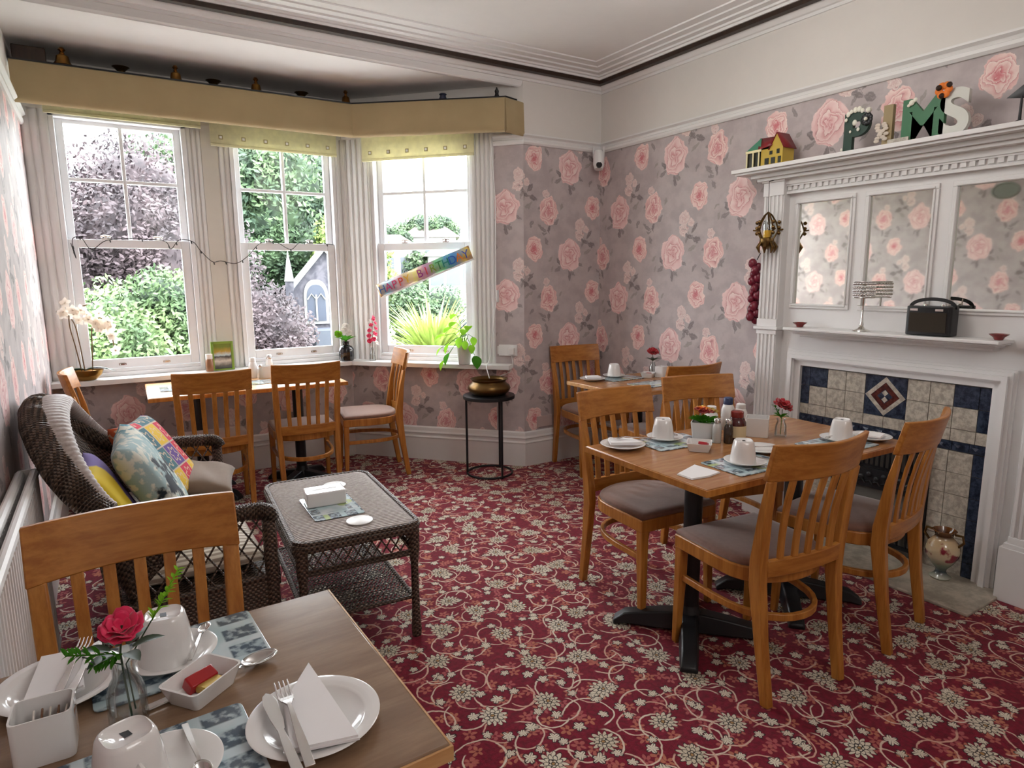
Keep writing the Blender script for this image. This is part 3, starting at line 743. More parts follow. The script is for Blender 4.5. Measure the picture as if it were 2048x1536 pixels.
# ---------------------------------------------------------------- wicker sofa
t = empty('wicker_sofa', (.05, 3.03, 0), 0, 'dark brown wicker two-seat sofa with rolled arched back, against the left wall', 'sofa')
def cr_path(P, n=8):
    out = []; V = [Vector(p) for p in P]; V = [V[0]] + V + [V[-1]]
    for i in range(1, len(V) - 2):
        for k in range(n):
            s = k / n; p0, p1, p2, p3 = V[i - 1:i + 3]
            out.append(tuple(.5 * ((2 * p1) + (p2 - p0) * s + (2 * p0 - 5 * p1 + 4 * p2 - p3) * s * s + (3 * p1 - p0 - 3 * p2 + p3) * s ** 3)))
    out.append(tuple(V[-2])); return out
SP = [(.405, -.625, .575), (.37, -.63, .615), (.20, -.635, .625), (.02, -.63, .63), (-.12, -.585, .70), (-.22, -.47, .82), (-.285, -.26, .93), (-.305, 0, .965), (-.285, .26, .93), (-.22, .47, .82), (-.12, .585, .70), (.02, .63, .63), (.20, .635, .625), (.37, .63, .615), (.405, .625, .575)]
roll = cr_path(SP, 12); roll_fine = cr_path(SP, 70)
def rr(f):
    k = abs(f - .5) * 2
    base = .030 if k > .62 else .030 + .018 * min(1, (.62 - k) / .3)
    return base * (1 + .10 * sin(f * 1500))
m = MB(); m.tube(roll_fine, rr, 14)
m.build('rolled_rim', MATS['wicker'], t)
# woven inner face of the back, hanging from the roll to the seat
def backpt(u, v):
    i = int(24 + u * (len(roll) - 49)); i = min(max(i, 0), len(roll) - 1); p = roll[i]
    y0 = p[1]; zb, xb = .36, -.07
    f = v; yb_ = y0 * .93
    return (p[0] * (1 - f) + xb * f - .03 * sin(pi * f) + .01, p[1] * (1 - f) + yb_ * f, (p[2] - .02) * (1 - f) + zb * f)
m = MB(); m.grid(backpt, 60, 16)
m.build('woven_back', MATS['wicker'], t, solid=.014)
# broad pale woven band over the crown of the back
m = MB(); rings = []
for i in range(270, len(roll_fine) - 270):
    p = Vector(roll_fine[i]); tdir = (Vector(roll_fine[i + 1]) - Vector(roll_fine[i - 1])).normalized(); s = 1 + .045 * (abs(sin(i * .42)) - .5)
    k = 1 - abs((i - (len(roll_fine) - 1) / 2) / (len(roll_fine) / 2 - 270)); rad = (.036 + .03 * k)
    a = Vector((1, 0, .15)).normalized(); a = (a - tdir * a.dot(tdir)).normalized(); b = tdir.cross(a)
    rings.append([tuple(p + a * (rad * 1.3 * s * cos(q)) + b * (rad * .62 * s * sin(q)) + a * (.036 * k)) for q in [2 * pi * j / 16 for j in range(16)]])
m.loft(rings); m.build('woven_crown', MATS['wicker_pale'], t)
for s in (-1, 1):
    y = s * .635
    m = MB(); lattice(m, (-.06, y), (.385, y), .36, .600, .052, .004); m.tube([(-.08, y, .36), (.39, y, .36)], .012, 8)
    m.build('arm_lattice', MATS['wicker'], t)
    m = MB(); m.box(-.09, .39, y - .006, y + .006, .14, .36); m.build('side_panel', MATS['wicker'], t)
    m = MB(); m.lathe([(.024, 0), (.026, .06), (.024, .30), (.025, .58)], (.392, y, 0), 12); m.build('front_post', MATS['wicker'], t)
    m = MB(); m.tube([(-.16, y * .97, 0), (-.10, y * .97, .35), (-.14, y * .93, .66)], .02, 10); m.build('rear_post', MATS['wicker'], t)
m = MB(); m.box(-.09, .40, -.63, .63, .30, .355); m.build('seat_deck', MATS['wicker'], t, bevel=.01)
m = MB(); m.box(.392, .402, -.62, .62, .12, .31); m.build('front_apron', MATS['wicker'], t)
def cushion(mb, w, d, h, n=20, pinch=.12, wr=.0, seed=0):
    rnd_ = random.Random(seed)
    def f(sign):
        def g(u, v):
            x, y = u * 2 - 1, v * 2 - 1
            e = (1 - x ** 4) * (1 - y ** 4)
            k = 1 - pinch * (1 - abs(x) ** 2) * abs(y) ** 3 * .6; k2 = 1 - pinch * (1 - abs(y) ** 2) * abs(x) ** 3 * .6
            return (x * w / 2 * k2, y * d / 2 * k, sign * h / 2 * max(0, e) ** .42 + wr * sin(7 * x + 3 * y + seed) * e)
        return g
    mb.grid(f(1), n, n); mb.grid(f(-1), n, n); return mb
def cushion_obj(name, w, d, h, mt, loc, rot, label, cat='cushion', pinch=.12, wr=0, seed=0, group=None):
    m = MB(); cushion(m, w, d, h, pinch=pinch, wr=wr, seed=seed)
    o = m.build(name, MATS[mt], ang=180)
    bm = bmesh.new(); bm.from_mesh(o.data); bmesh.ops.remove_doubles(bm, verts=bm.verts, dist=.0005); bmesh.ops.recalc_face_normals(bm, faces=bm.faces); bm.to_mesh(o.data); bm.free()
    o.location = loc; o.rotation_euler = rot; return tag(o, label, cat, group)
cushion_obj('seat_cushion', .45, 1.18, .10, 'striped_cloth', (.215, 3.03, .408), (0, 0, 0), 'long striped seat cushion lying on the wicker sofa', pinch=.02, wr=.003)
cushion_obj('scatter_cushion', .45, .45, .13, 'bird_print', (.105, 2.93, .650), (radians(6), radians(62), radians(2)), 'teal and cream bird print cushion leaning on the wicker sofa back')
cushion_obj('scatter_cushion', .44, .44, .13, 'patchwork', (.15, 3.33, .635), (radians(-6), radians(56), radians(-24)), 'multicoloured patchwork cushion at the far end of the wicker sofa')
cushion_obj('scatter_cushion', .40, .38, .10, 'yellow_purple_print', (-.03, 2.74, .62), (radians(4), radians(64), radians(4)), 'yellow and purple cushion at the near end of the wicker sofa')
cushion_obj('scatter_cushion', .36, .42, .10, 'taupe_cloth', (.30, 3.39, .50), (radians(2), radians(12), radians(-10)), 'plain grey brown cushion lying on the far half of the sofa seat', wr=.006, seed=2)
# ---------------------------------------------------------------- radiator
t = empty('radiator', (XL + .014, 1.95, 0), 0, 'white ribbed radiator on the left wall next to the nearest chair', 'radiator')
for k, x in enumerate((.014, .056)):
    m = MB(); N = 46; y0, y1 = -.95, .80; prof = []
    for i in range(N + 1):
        y = y0 + (y1 - y0) * i / N
        prof += [(x + .0, y), (x + .012, y + .008), (x + .012, y + .022), (x, y + .03)] if i < N else [(x, y)]
    back = [(x - .012, y1), (x - .012, y0)]
    m.prism(prof + back, .16, .77); m.tube([(x + .0, y0, .785), (x, y1, .785)], .015, 10); m.tube([(x, y0, .15), (x, y1, .15)], .016, 10)
    m.build('radiator_panel', MATS['white_paint'], t, smooth=False)
m = MB(); m.box(.01, .066, .802, .808, .15, .80); m.build('end_plate', MATS['white_paint'], t); m = MB(); m.box(.01, .066, -.958, -.952, .15, .80); m.build('end_plate', MATS['white_paint'], t)
m = MB(); m.tube([(.045, .84, 0), (.045, .84, .15), (.045, .80, .15)], .0085, 8); m.build('pipe', MATS['white_paint'], t)
for yy in (-.4, .6):
    m = MB(); m.box(.0, .012, yy - .02, yy + .02, .2, .7); m.build('wall_bracket', MATS['white_paint'], t)
# ---------------------------------------------------------------- plant stand, brass pot
t = empty('plant_stand', (2.345, 4.045, 0), .3, 'round black metal plant stand with three legs near the bay corner', 'stand')
m = MB(); m.lathe([(.165, .575), (.19, .578), (.192, .59), (.19, .602), (.17, .604)], n=40); m.build('stand_top', MATS['black_metal'], t)
m = MB(); R = .168
m.tube([(R * cos(a), R * sin(a), .012) for a in [2 * pi * i / 40 for i in range(41)]], .008, 8); m.build('base_ring', MATS['black_metal'], t)
for k in range(3):
    a = 2 * pi * k / 3 + 4.45; m = MB(); m.tube([(R * cos(a), R * sin(a), 0), (R * cos(a), R * sin(a), .58)], .0085, 8); m.build('leg', MATS['black_metal'], t)
t = MB(); t.lathe([(.085, .0), (.12, .004), (.150, .03), (.158, .05), (.150, .072), (.128, .088), (.120, .100), (.134, .116), (.138, .120), (.130, .120), (.113, .100), (.12, .085), (.145, .05), (.10, .012), (.0, .01)], n=48, cap=False)
o = t.build('brass_pot', MATS['old_brass'], ang=60); o.location = (2.348, 4.045, .6035); tag(o, 'wide dark brass pot standing on the round black plant stand', 'pot')
# ---------------------------------------------------------------- fireplace surround
YC = 1.735
fp = empty('fireplace_surround', (XR, YC, 0), 0, 'tall white fireplace surround with fluted pilasters and three mirrors on the right wall', 'fireplace')
def fb(x0, x1, y0, y1, z0, z1, mb, m=0): mb.box(x0 - XR, x1 - XR, y0 - YC, y1 - YC, z0, z1, m)
sym = lambda a, b, side: (a, b) if side > 0 else (2 * YC - b, 2 * YC - a)
m = MB()
fb(3.345, XR, 1.10, 2.37, 1.02, 1.98, m)          # back board, with the mirror openings cut out below
m = MB()
MY = [(1.988, 2.287), (1.590, 1.886), (1.183, 1.482)]; MZ0, MZ1 = 1.292, 1.846
fb(3.362, XR - .002, 1.10, 2.37, MZ1, 1.99, m); fb(3.362, XR - .002, 1.10, 2.37, 1.02, MZ0, m)
ys = [2.37] + [v for p in MY for v in (p[1], p[0])] + [1.10]
for i in range(0, 8, 2): fb(3.362, XR - .002, ys[i + 1] + .004, ys[i] - .004, MZ0, MZ1, m)
m.build('back_panel', WP, fp)
for k, (a, b) in enumerate(MY):
    g = MB(); fb(3.3655, 3.369, a - .003, b + .003, MZ0 - .003, MZ1 + .003, g); g.build('mirror', MATS['mirror'], fp)
    f = MB(); w_ = .026
    for (y0, y1, z0, z1) in ((a - w_, b + w_, MZ1, MZ1 + w_), (a - w_, b + w_, MZ0 - w_, MZ0), (a - w_, a, MZ0, MZ1), (b, b + w_, MZ0, MZ1)):
        fb(3.352, 3.366, y0, y1, z0, z1, f); 
    for (y0, y1, z0, z1) in ((a - .01, b + .01, MZ1 + .002, MZ1 + .012), (a - .01, b + .01, MZ0 - .012, MZ0 - .002), (a - .012, a - .002, MZ0, MZ1), (b + .002, b + .012, MZ0, MZ1)):
        fb(3.346, 3.353, y0, y1, z0, z1, f)
    f.build('mirror_frame', WP, fp, bevel=.003)
for s in (1, -1):
    a, b = sym(2.352, 2.484, s)
    m = MB(); X0 = 3.300
    fb(X0 + .008, XR, a, b, 0, 1.98, m)
    # raised fillets leave flutes between them
    n = 5; wd = (b - a)
    for (z0, z1) in ((.30, 1.11), (1.20, 1.90)):
        for i in range(n):
            y = a + wd * (i + .5) / n; fb(X0, X0 + .009, y - wd / n * .26, y + wd / n * .26, z0, z1, m)
    for (z0, z1) in ((1.90, 1.99), (1.155, 1.20), (1.11, 1.14), (.27, .30)): fb(X0 - .001, X0 + .01, a - .001, b + .001, z0, z1, m)
    fb(X0 - .014, XR, a - .014, b + .014, 1.138, 1.156, m); fb(X0 - .01, XR, a - .008, b + .008, 1.975, 1.99, m)
    fb(X0 - .02, XR, a - .02, b + .025, 0, .25, m); fb(X0 - .012, XR, a - .012, b + .012, .25, .27, m)
    m.build('pilaster', WP, fp, bevel=.002)
    c_, d_ = sym(2.245, 2.352, s); m = MB(); fb(3.362, XR - .001, c_, d_, 0, 1.02, m); m.build('side_panel', WP, fp)
# entablature and top shelf
m = MB(); YL, YR = 2.625, 2 * YC - 2.625
def ring(x, dy, z0, z1): fb(x, XR, YR + dy, YL - dy, z0, z1, m)
ring(3.180, 0, 2.036, 2.057); ring(3.196, .016, 2.024, 2.036); ring(3.250, .085, 2.002, 2.024); ring(3.272, .112, 1.985, 2.002)
m.build('top_shelf', WP, fp, bevel=.002)
m = MB(); a, b = 2 * YC - 2.352, 2.352
fb(3.315, XR, a, b, 1.955, 1.986, m); fb(3.322, XR, a, b, 1.946, 1.955, m); fb(3.336, XR, a, b, 1.917, 1.946, m); fb(3.328, XR, a, b, 1.905, 1.917, m)
nd = 34
for i in range(nd): y = a + (b - a) * (i + .5) / nd; fb(3.326, 3.338, y - .0115, y + .0115, 1.924, 1.946, m)
m.build('dentil_frieze', WP, fp)
m = MB(); a, b = 1.205, 2.248
fb(3.212, 3.37, a, b, 1.149, 1.165, m); fb(3.222, 3.37, a + .008, b - .008, 1.141, 1.149, m); fb(3.26, 3.37, a + .03, b - .03, 1.128, 1.141, m); fb(3.30, 3.37, a + .05, b - .05, 1.112, 1.128, m)
m.build('mantel_shelf', WP, fp, bevel=.005, segs=3)
m = MB(); OY0, OY1, OZ = 1.262, 2.215, .942
for k, (g, x) in enumerate(((0, 3.352), (.030, 3.334), (.040, 3.322), (.062, 3.340), (.078, 3.352))):
    g1 = (.030, .040, .062, .078, .09)[k]
    fb(x, XR - .002, OY0 - g1, OY0 - g, 0, OZ + g1, m); fb(x, XR - .002, OY1 + g, OY1 + g1, 0, OZ + g1, m); fb(x, XR - .002, OY0 - g, OY1 + g, OZ + g, OZ + g1, m)
m.build('fire_frame', WP, fp)
# tiled slip panel
TW = (OY1 - OY0) / 9; m = MB(); xt = 3.375
fb(xt + .004, xt + .012, OY0, OY1, .0, OZ, m, 3)
def tile(y0, y1, z0, z1, mt): fb(xt - .004, xt + .005, y0 + .0015, y1 - .0015, z0 + .0015, z1 - .0015, m, mt)
top = OZ - .006; rows = [(top - TW, top), (top - 2 * TW, top - TW)]
def colx(c): return OY1 - c * TW      # columns counted from the window side
r = rows[0]; tile(colx(.5), colx(0), *r, 1); tile(colx(1.5), colx(.5), *r, 1)
for c_ in (1.5, 2.5, 5.5, 6.5): tile(colx(c_ + 1), colx(c_), *r, 0)
tile(colx(8.5), colx(7.5), *r, 1); tile(colx(9), colx(8.5), *r, 1)
r = rows[1]; tile(colx(.5), colx(0), *r, 1)
for c_ in (.5, 1.5, 2.5, 5.5, 6.5, 7.5): tile(colx(c_ + 1), colx(c_), *r, 0)
tile(colx(9), colx(8.5), *r, 1)
z0 = .664; tile(colx(.5), colx(0), z0, rows[1][0], 0)
for c_ in (.5, 1.5, 2.5, 5.5, 6.5, 7.5): tile(colx(c_ + 1), colx(c_), z0, rows[1][0], 0)
tile(colx(9), colx(8.5), z0, rows[1][0], 0)
for c_ in (3.5, 4.5): tile(colx(c_ + 1), colx(c_), z0, rows[1][0], 0)
ya, yb = colx(5.5), colx(3.5); tile(ya, yb, rows[1][0], top, 1)
yc, zc = (ya + yb) / 2, (rows[1][0] + top) / 2; q = TW - .004
def dia(qo, qi, x0, mt):
    P = lambda q_: [(x0 - XR, yc - YC + q_ * c, zc + q_ * s) for c, s in ((1, 0), (0, 1), (-1, 0), (0, -1))]
    o_, i_ = P(qo), P(qi)
    if qi: m.add(o_ + i_ + [(p[0] + .004, p[1], p[2]) for p in o_], [(k, (k + 1) % 4, 4 + (k + 1) % 4, 4 + k) for k in range(4)], mt)
    else: m.add(o_, [(0, 1, 2, 3)], mt)
dia(q, q * .72, xt - .0055, 0); dia(q * .70, 0, xt - .0055, 2); dia(q * .38, 0, xt - .0058, 1)
for sg in (1, -1):
    cz = zc + sg * q * .17; m.add([(xt - .0062 - XR, yc - YC + q * .16 * c, cz + q * .16 * s) for c, s in ((1, 0), (0, 1), (-1, 0), (0, -1))], [(0, 1, 2, 3)], 0)
for i in range(13):                                   # relief border
    y = OY0 + (OY1 - OY0) * i / 13; tile(y, y + (OY1 - OY0) / 13, .619, .664, 1)
    P = [(xt - .013 - XR, y - YC + (OY1 - OY0) / 26, .641)]
    yy = y - YC; L = (OY1 - OY0) / 13
    m.add([(xt - .004 - XR, yy + .006, .630), (xt - .004 - XR, yy + L - .006, .652), (xt - .012 - XR, yy + L / 2 + .006, .634), (xt - .012 - XR, yy + L / 2 - .006, .650)], [(0, 2, 3), (2, 1, 3)], 1)
FY0, FY1 = 1.49, 1.985
for s in (0, 1):
    e0, e1 = (OY0, FY0) if s == 0 else (FY1, OY1)
    for k in range(6):
        zt = .617 - k * TW; zb = max(zt - TW, .012)
        if s == 0: tile(e0, e0 + TW * .5, zb, zt, 1); tile(e0 + TW * .5, e0 + TW * 1.5, zb, zt, 0); tile(e0 + TW * 1.5, e1, zb, zt, 0)
        else: tile(e1 - TW * .5, e1, zb, zt, 1); tile(e1 - TW * 1.5, e1 - TW * .5, zb, zt, 0); tile(e0, e1 - TW * 1.5, zb, zt, 0)
m.build('tile_panel', [MATS['tile_cream'], MATS['tile_blue'], MATS['tile_brown'], MATS['grout']], fp, smooth=False)
# cast iron insert
fi = empty('fire_insert', (XR, (FY0 + FY1) / 2, .016), 0, 'black cast iron fire insert in the tiled opening of the surround', 'fire')
m = MB(); W2 = (FY1 - FY0) / 2
m.box(-.05, -.022, -W2, -W2 + .045, 0, .598); m.box(-.05, -.022, W2 - .045, W2, 0, .598); m.box(-.05, -.022, -W2 + .045, W2 - .045, .555, .598); m.box(-.02, -.015, -W2, W2, 0, .598)
m.build('iron_frame', MATS['cast_iron'], fi, bevel=.003)
m = MB()
for i in range(15): y = -W2 + .06 + i * (2 * W2 - .12) / 14; m.tube([(-.032, y, .44), (-.032, y, .54)], .006, 6)
m.box(-.034, -.026, -W2 + .045, W2 - .045, .43, .44); m.build('hood_grille', MATS['cast_iron'], fi)
m = MB(); m.box(-.046, -.026, -W2 + .05, W2 - .05, .32, .425)
for i in range(9):
    y = -W2 + .09 + i * (2 * W2 - .18) / 8
    m.ball((-.05, y, .372 + .02 * (i % 2)), .016, 8, 6, sq=(.6, 1, 1)); m.tube([(-.05, y - .02, .34), (-.054, y - .008, .36), (-.05, y + .012, .352)], .004, 5)
m.build('scroll_relief', MATS['black_metal'], fi)
m = MB()
for i in range(9): y = -W2 + .07 + i * (2 * W2 - .14) / 8; m.tube([(-.055, y, .05), (-.06, y, .16)], .007, 6)
m.box(-.065, -.045, -W2 + .05, W2 - .05, .155, .17); m.box(-.065, -.045, -W2 + .05, W2 - .05, .04, .055); m.build('fire_bars', MATS['cast_iron'], fi)
m = MB(); m.box(3.00, 3.372, 1.125, 2.345, 0, .015); tag(m.build('hearth', MATS['hearth_stone'], bevel=.004), 'pale stone hearth slab on the carpet below the fire', 'hearth')
# urn on the hearth
def vase_fn():
    x, y, z = sep(coords()); n = noise(coords(), 18, 3); c = ramp(z / .25, [(0, lin(190, 190, 170)), (.14, lin(40, 60, 70)), (.3, lin(120, 130, 110)), (.45, lin(206, 190, 160)), (.78, lin(196, 170, 130)), (.85, lin(70, 40, 20)), (1, lin(130, 80, 40))])
    return mixc(sstep(n - fabs(z - .13) * 3 + .05, .5, .6), c, lin(130, 24, 44))
mat('urn_glaze', (.5, .4, .3), .12, fn=vase_fn, coat=.8)
t = empty('urn', (3.275, 1.36, .016), 0, 'glazed cream and dark green urn painted with red flowers on the hearth', 'vase')
m = MB(); m.lathe([(.042, 0), (.046, .008), (.030, .02), (.022, .035), (.026, .05), (.050, .08), (.068, .115), (.072, .145), (.064, .178), (.045, .198), (.036, .21), (.042, .228), (.052, .238), (.048, .24), (.034, .214), (.03, .2)], n=32); m.build('urn_body', MATS['urn_glaze'], t, ang=70)
for s in (-1, 1):
    m = MB(); m.tube([(0, s * .060, .17), (0, s * .085, .20), (0, s * .078, .23), (0, s * .046, .228)], .006, 8); m.build('handle', MATS['old_brass'], t)
# ---------------------------------------------------------------- things on the mantel shelf
ZS = 1.166
for y, lab in ((2.19, 'small red glazed dish at the window end of the mantel shelf'), (1.235, 'small red glazed dish at the right end of the mantel shelf')):
    m = MB(); m.lathe([(.016, 0), (.018, .004), (.022, .012), (.036, .022), (.038, .026), (.034, .025), (.018, .012), (0, .010)], n=24, cap=False)
    o = m.build('trinket_dish', MATS['red_glaze'], ang=60); o.location = (3.285, y, ZS); tag(o, lab, 'dish', 'red trinket dishes on the mantel shelf')
t = empty('candle_lamp', (3.285, 1.842, ZS), 0, 'slim silver candle stand with beaded drum shade on the mantel shelf', 'lamp')
m = MB(); m.lathe([(.042, 0), (.040, .004), (.02, .012), (.009, .024), (.010, .034), (.006, .05), (.0045, .1), (.0045, .17), (.008, .175)], n=24); m.build('stem', MATS['chrome'], t)
m = MB()
for k in range(4):
    z = .178 + k * .018
    for i in range(22):
        a = 2 * pi * (i + .5 * (k % 2)) / 22; m.ball((.047 * cos(a), .047 * sin(a), z + .008), .0068, 8, 6)
for z in (.170, .249):
    m.tube([(.047 * cos(a), .047 * sin(a), z) for a in [2 * pi * i / 32 for i in range(33)]], .003, 6)
m.build('beaded_shade', MATS['steel'], t)
m = MB(); m.tube([(-.047, 0, .172), (.047, 0, .172)], .002, 6); m.build('shade_bar', MATS['chrome'], t)
t = empty('portable_radio', (3.285, 1.512, ZS), 0, 'black portable radio with brown grille and arched handle on mantel shelf', 'radio')
m = MB(); m.prism([(x, y) for x, y in rrect(.040, .099, .014, 4)], .002, .138); m.build('radio_body', MATS['black_plastic'], t, bevel=.004)
def grl():
    x, y, z = sep(coords()); return mixc(sstep(fsin(y * 1800) * fsin(z * 1800), -.2, .3), lin(34, 26, 16), lin(52, 40, 24))
mat('speaker_cloth', (.03, .02, .01), .8, fn=grl)
m = MB(); m.box(-.0425, -.039, -.080, .080, .018, .108); m.build('speaker_grille', MATS['speaker_cloth'], t)
for y, w_ in ((.062, .034), (-.048, .034)):
    m = MB(); m.box(-.0435, -.040, y - w_ / 2, y + w_ / 2, .116, .126); m.build('silver_badge', MATS['chrome'], t)
m = MB(); hp = [(-.002 + .0, .097 * cos(a), .125 + .045 * sin(a) ** .8 if sin(a) > 0 else .125) for a in [pi * i / 20 for i in range(21)]]; m.sweep(hp, (.016, .004), up=(1, 0, 0)); m.build('carry_handle', MATS['black_plastic'], t)
m = MB(); m.tube([(.02, -.06, .138), (.02, -.062, .17)], .003, 6); m.lathe([(.010, .138), (.010, .146)], (0, -.045, 0), 12); m.lathe([(.010, .138), (.010, .146)], (0, .03, 0), 12); m.build('control_knobs', MATS['chrome'], t)
# ---------------------------------------------------------------- things on the top shelf
ZT = 2.0575
LROT = (pi / 2, 0, -pi / 2)
mat('letter_dark_green', lin(34, 60, 48), .5); mat('letter_green', lin(46, 104, 66), .5); mat('letter_white', lin(206, 206, 198), .6); mat('letter_buff', lin(150, 132, 96), .6); mat('bead_white', lin(224, 222, 206), .4)
def letter(ch, y, size, mt, lab, off=.014):
    t = empty('wooden_letter', (3.262, y, ZT), 0, lab, 'letter', 'decorated letters standing on the top shelf')
    text_mesh('letter_body', ch, size, .012, MATS[mt], t, off * .7, (0, 0, .014 * .7), LROT); return t
tP = letter('P', 1.935, .250, 'letter_dark_green', 'dark green letter P with white beads and dark flower, leftmost on the top shelf')
m = MB()
for (y, z, r) in ((.035, .185, .011), (.02, .195, .009), (.0, .2, .012), (-.02, .2, .012), (-.035, .19, .010), (.045, .16, .008), (.0, .14, .012), (-.02, .105, .008), (.02, .10, .006), (.06, .02, .006)):
    m = MB(); m.ball((-.018, y, z), r, 8, 6, sq=(.5, 1, 1.2)); m.build('bead', MATS['bead_white'], tP)
m = MB()
for k in range(9):
    a = 2 * pi * k / 9; m.ball((-.02, -.062 + .018 * cos(a), .145 + .018 * sin(a)), .013, 8, 6, sq=(.4, 1, 1))
m.build('dark_flower', MATS['black_plastic'], tP)
m = MB(); m.ball((-.03, -.062, .145), .009, 8, 6); m.ball((-.022, -.07, .185), .014, 8, 6); m.build('flower_heart', MATS['bead_white'], tP)
tI = letter('I', 1.775, .250, 'letter_buff', 'buff and grey letter I with a sprig, second on the top shelf')
m = MB()
for k in range(14): a = k * 1.9; m.ball((-.022, .02 + .022 * cos(a), .03 + .006 * k + .01 * sin(a)), .011, 6, 5, sq=(.4, 1.3, .8))
m.build('sprig', MATS['petal_cream'], tI)
m = MB(); m.box(-.02, .02, -.105, -.01, 0, .028); m.build('plinth_block', MATS['tile_cream'], tI)
tM = letter('M', 1.618, .255, 'letter_green', 'green letter M with small pale beads, third on the top shelf')
m = MB()
for (y, z, r) in ((.05, .175, .013), (.035, .185, .010), (.062, .165, .008)):
    m = MB(); m.ball((-.018, y, z), r, 8, 6, sq=(.5, 1, 1)); m.build('bead', MATS['bead_white'], tM)
tS = letter('S', 1.488, .262, 'letter_white', 'white letter S topped by an orange flower, rightmost on the top shelf')
m = MB()
for k in range(6): a = 2 * pi * k / 6; m.ball((-.022, .045 + .02 * cos(a), .198 + .02 * sin(a)), .017, 8, 6, sq=(.35, 1, 1))
m.build('orange_flower', MATS['petal_orange'], tS)
m = MB(); m.ball((-.03, .062, .21), .013, 6, 5); m.ball((-.03, .02, .215), .012, 6, 5); m.ball((-.025, .05, .175), .012, 6, 5); m.build('dark_leaf', MATS['dark_wood'], tS)
# model house
mat('toy_yellow', lin(186, 158, 62), .45); mat('toy_red', lin(122, 26, 30), .4); mat('toy_green', lin(70, 130, 104), .45); mat('toy_cream', lin(226, 216, 170), .45); mat('toy_dark', lin(34, 34, 26), .4)
t = empty('model_house', (3.27, 2.435, ZT), 0, 'little yellow model house with red roof at the left end of top shelf', 'ornament')
m = MB(); m.box(-.05, .05, -.118, .02, 0, .092); m.prism([(0, 0)] * 3, 0, 0) if False else None
m.add([(-.05, -.118, .092), (-.05, -.035, .092), (-.05, -.077, .165), (.05, -.118, .092), (.05, -.035, .092), (.05, -.077, .165)], [(0, 1, 2), (3, 5, 4), (0, 2, 5, 3), (1, 4, 5, 2)])
m.build('yellow_walls', MATS['toy_yellow'], t)
m = MB(); m.add([(-.058, .035, .095), (-.058, -.05, .105), (0, -.06, .158), (0, .07, .165), (.058, .035, .095), (.058, -.05, .105)], [(0, 1, 2, 3), (3, 2, 5, 4)]); m.add([(-.056, -.03, .085), (-.056, -.078, .170), (.056, -.078, .170), (.056, -.03, .085), (-.056, -.128, .085), (.056, -.128, .085)], [(0, 1, 2, 3), (1, 4, 5, 2)]); m.build('red_roof', MATS['toy_red'], t, solid=.005)
m = MB(); m.box(-.05, .05, .025, .11, 0, .09); m.build('dark_porch', MATS['toy_dark'], t)
m = MB(); m.add([(-.058, .125, .09), (-.058, .018, .095), (-.01, .055, .165), (.05, .125, .09), (.05, .018, .095), (.03, .055, .165)], [(0, 1, 2), (0, 2, 5, 3), (3, 5, 4), (1, 4, 5, 2)]); m.build('green_gable', MATS['toy_green'], t)
m = MB(); m.box(-.06, -.052, .015, .118, .083, .096)
for y in (.03, .068, .11): m.tube([(-.056, y, 0), (-.056, y, .085)], .0045, 8)
m.build('white_columns', MATS['toy_cream'], t)
for (y, z, w_, h_) in ((-.02, .02, .026, .034), (-.06, .02, .026, .034), (-.10, .02, .018, .034), (-.045, .07, .018, .02), (-.09, .07, .018, .024)):
    m = MB(); m.box(-.0525, -.0495, y - w_ / 2, y + w_ / 2, z - .012, z + h_ - .012); m.build('window', MATS['toy_dark'], t)
# dark leaf ornament at the right end of the shelf
t = empty('black_bird_ornament', (3.27, 1.245, ZT), 0, 'black pointed ornament at the right end of the top shelf, cut by picture edge', 'ornament')
m = MB(); m.lathe([(.03, 0), (.032, .008), (.006, .02), (.004, .12)], n=12); m.add([(0, .055, .115), (0, -.02, .17), (0, -.09, .13), (0, -.02, .10), (-.012, -.02, .13), (.012, -.02, .13)], [(0, 1, 4), (1, 2, 4), (2, 3, 4), (3, 0, 4), (0, 5, 1), (1, 5, 2), (2, 5, 3), (3, 5, 0)]); m.build('body', MATS['black_plastic'], t)
# hanging candle lantern in front of the left pilaster
t = empty('hanging_lantern', (3.245, 2.405, 1.600), 0, 'brass filigree candle lantern hanging by a wire before the left pilaster', 'lantern')
m = MB(); m.lathe([(.0, .0), (.016, .004), (.034, .024), (.040, .045), (.038, .06), (.03, .062), (.0, .05)], n=20); m.build('lantern_bowl', MATS['old_brass'], t)
for k in range(7):
    a = 2 * pi * k / 7; m = MB(); m.tube([(.035 * cos(a), .035 * sin(a), .04), (.052 * cos(a), .052 * sin(a), .012), (.040 * cos(a), .040 * sin(a), -.02)], [.008, .011, .003], 8); m.build('leaf_drop', MATS['old_brass'], t)
for k in range(5):
    a = 2 * pi * k / 5 + .5; m = MB(); c_, s_ = cos(a), sin(a)
    m.tube([(.036 * c_, .036 * s_, .06), (.060 * c_, .060 * s_, .105), (.045 * c_, .045 * s_, .15), (.02 * c_, .02 * s_, .19), (0, 0, .205)], .005, 6)
    for q in (.09, .12, .15): m.ball((.062 * c_, .062 * s_, q), .011, 6, 5)
    m.tube([(.055 * c_, .055 * s_, .105), (.085 * c_, .085 * s_, .11)], .005, 6); m.build('scroll_arm', MATS['old_brass'], t)
m = MB(); m.lathe([(.022, .062), (.024, .064), (.028, .13), (.022, .16), (.02, .16), (.026, .13), (.02, .066)], n=20, cap=False); m.build('glass_cup', MATS['clear_glass'], t)
m = MB(); m.lathe([(.019, .064), (.021, .066), (.024, .105), (.002, .106), (.001, .115)], n=20); m.build('candle', MATS['yellow_wax'], t)
m = MB(); m.tube([(0, 0, .205), (0, .004, .375)], .0016, 6); m.tube([(0, .004, .375), (.04, .004, .385)], .003, 6); m.build('hanging_wire', MATS['black_metal'], t)
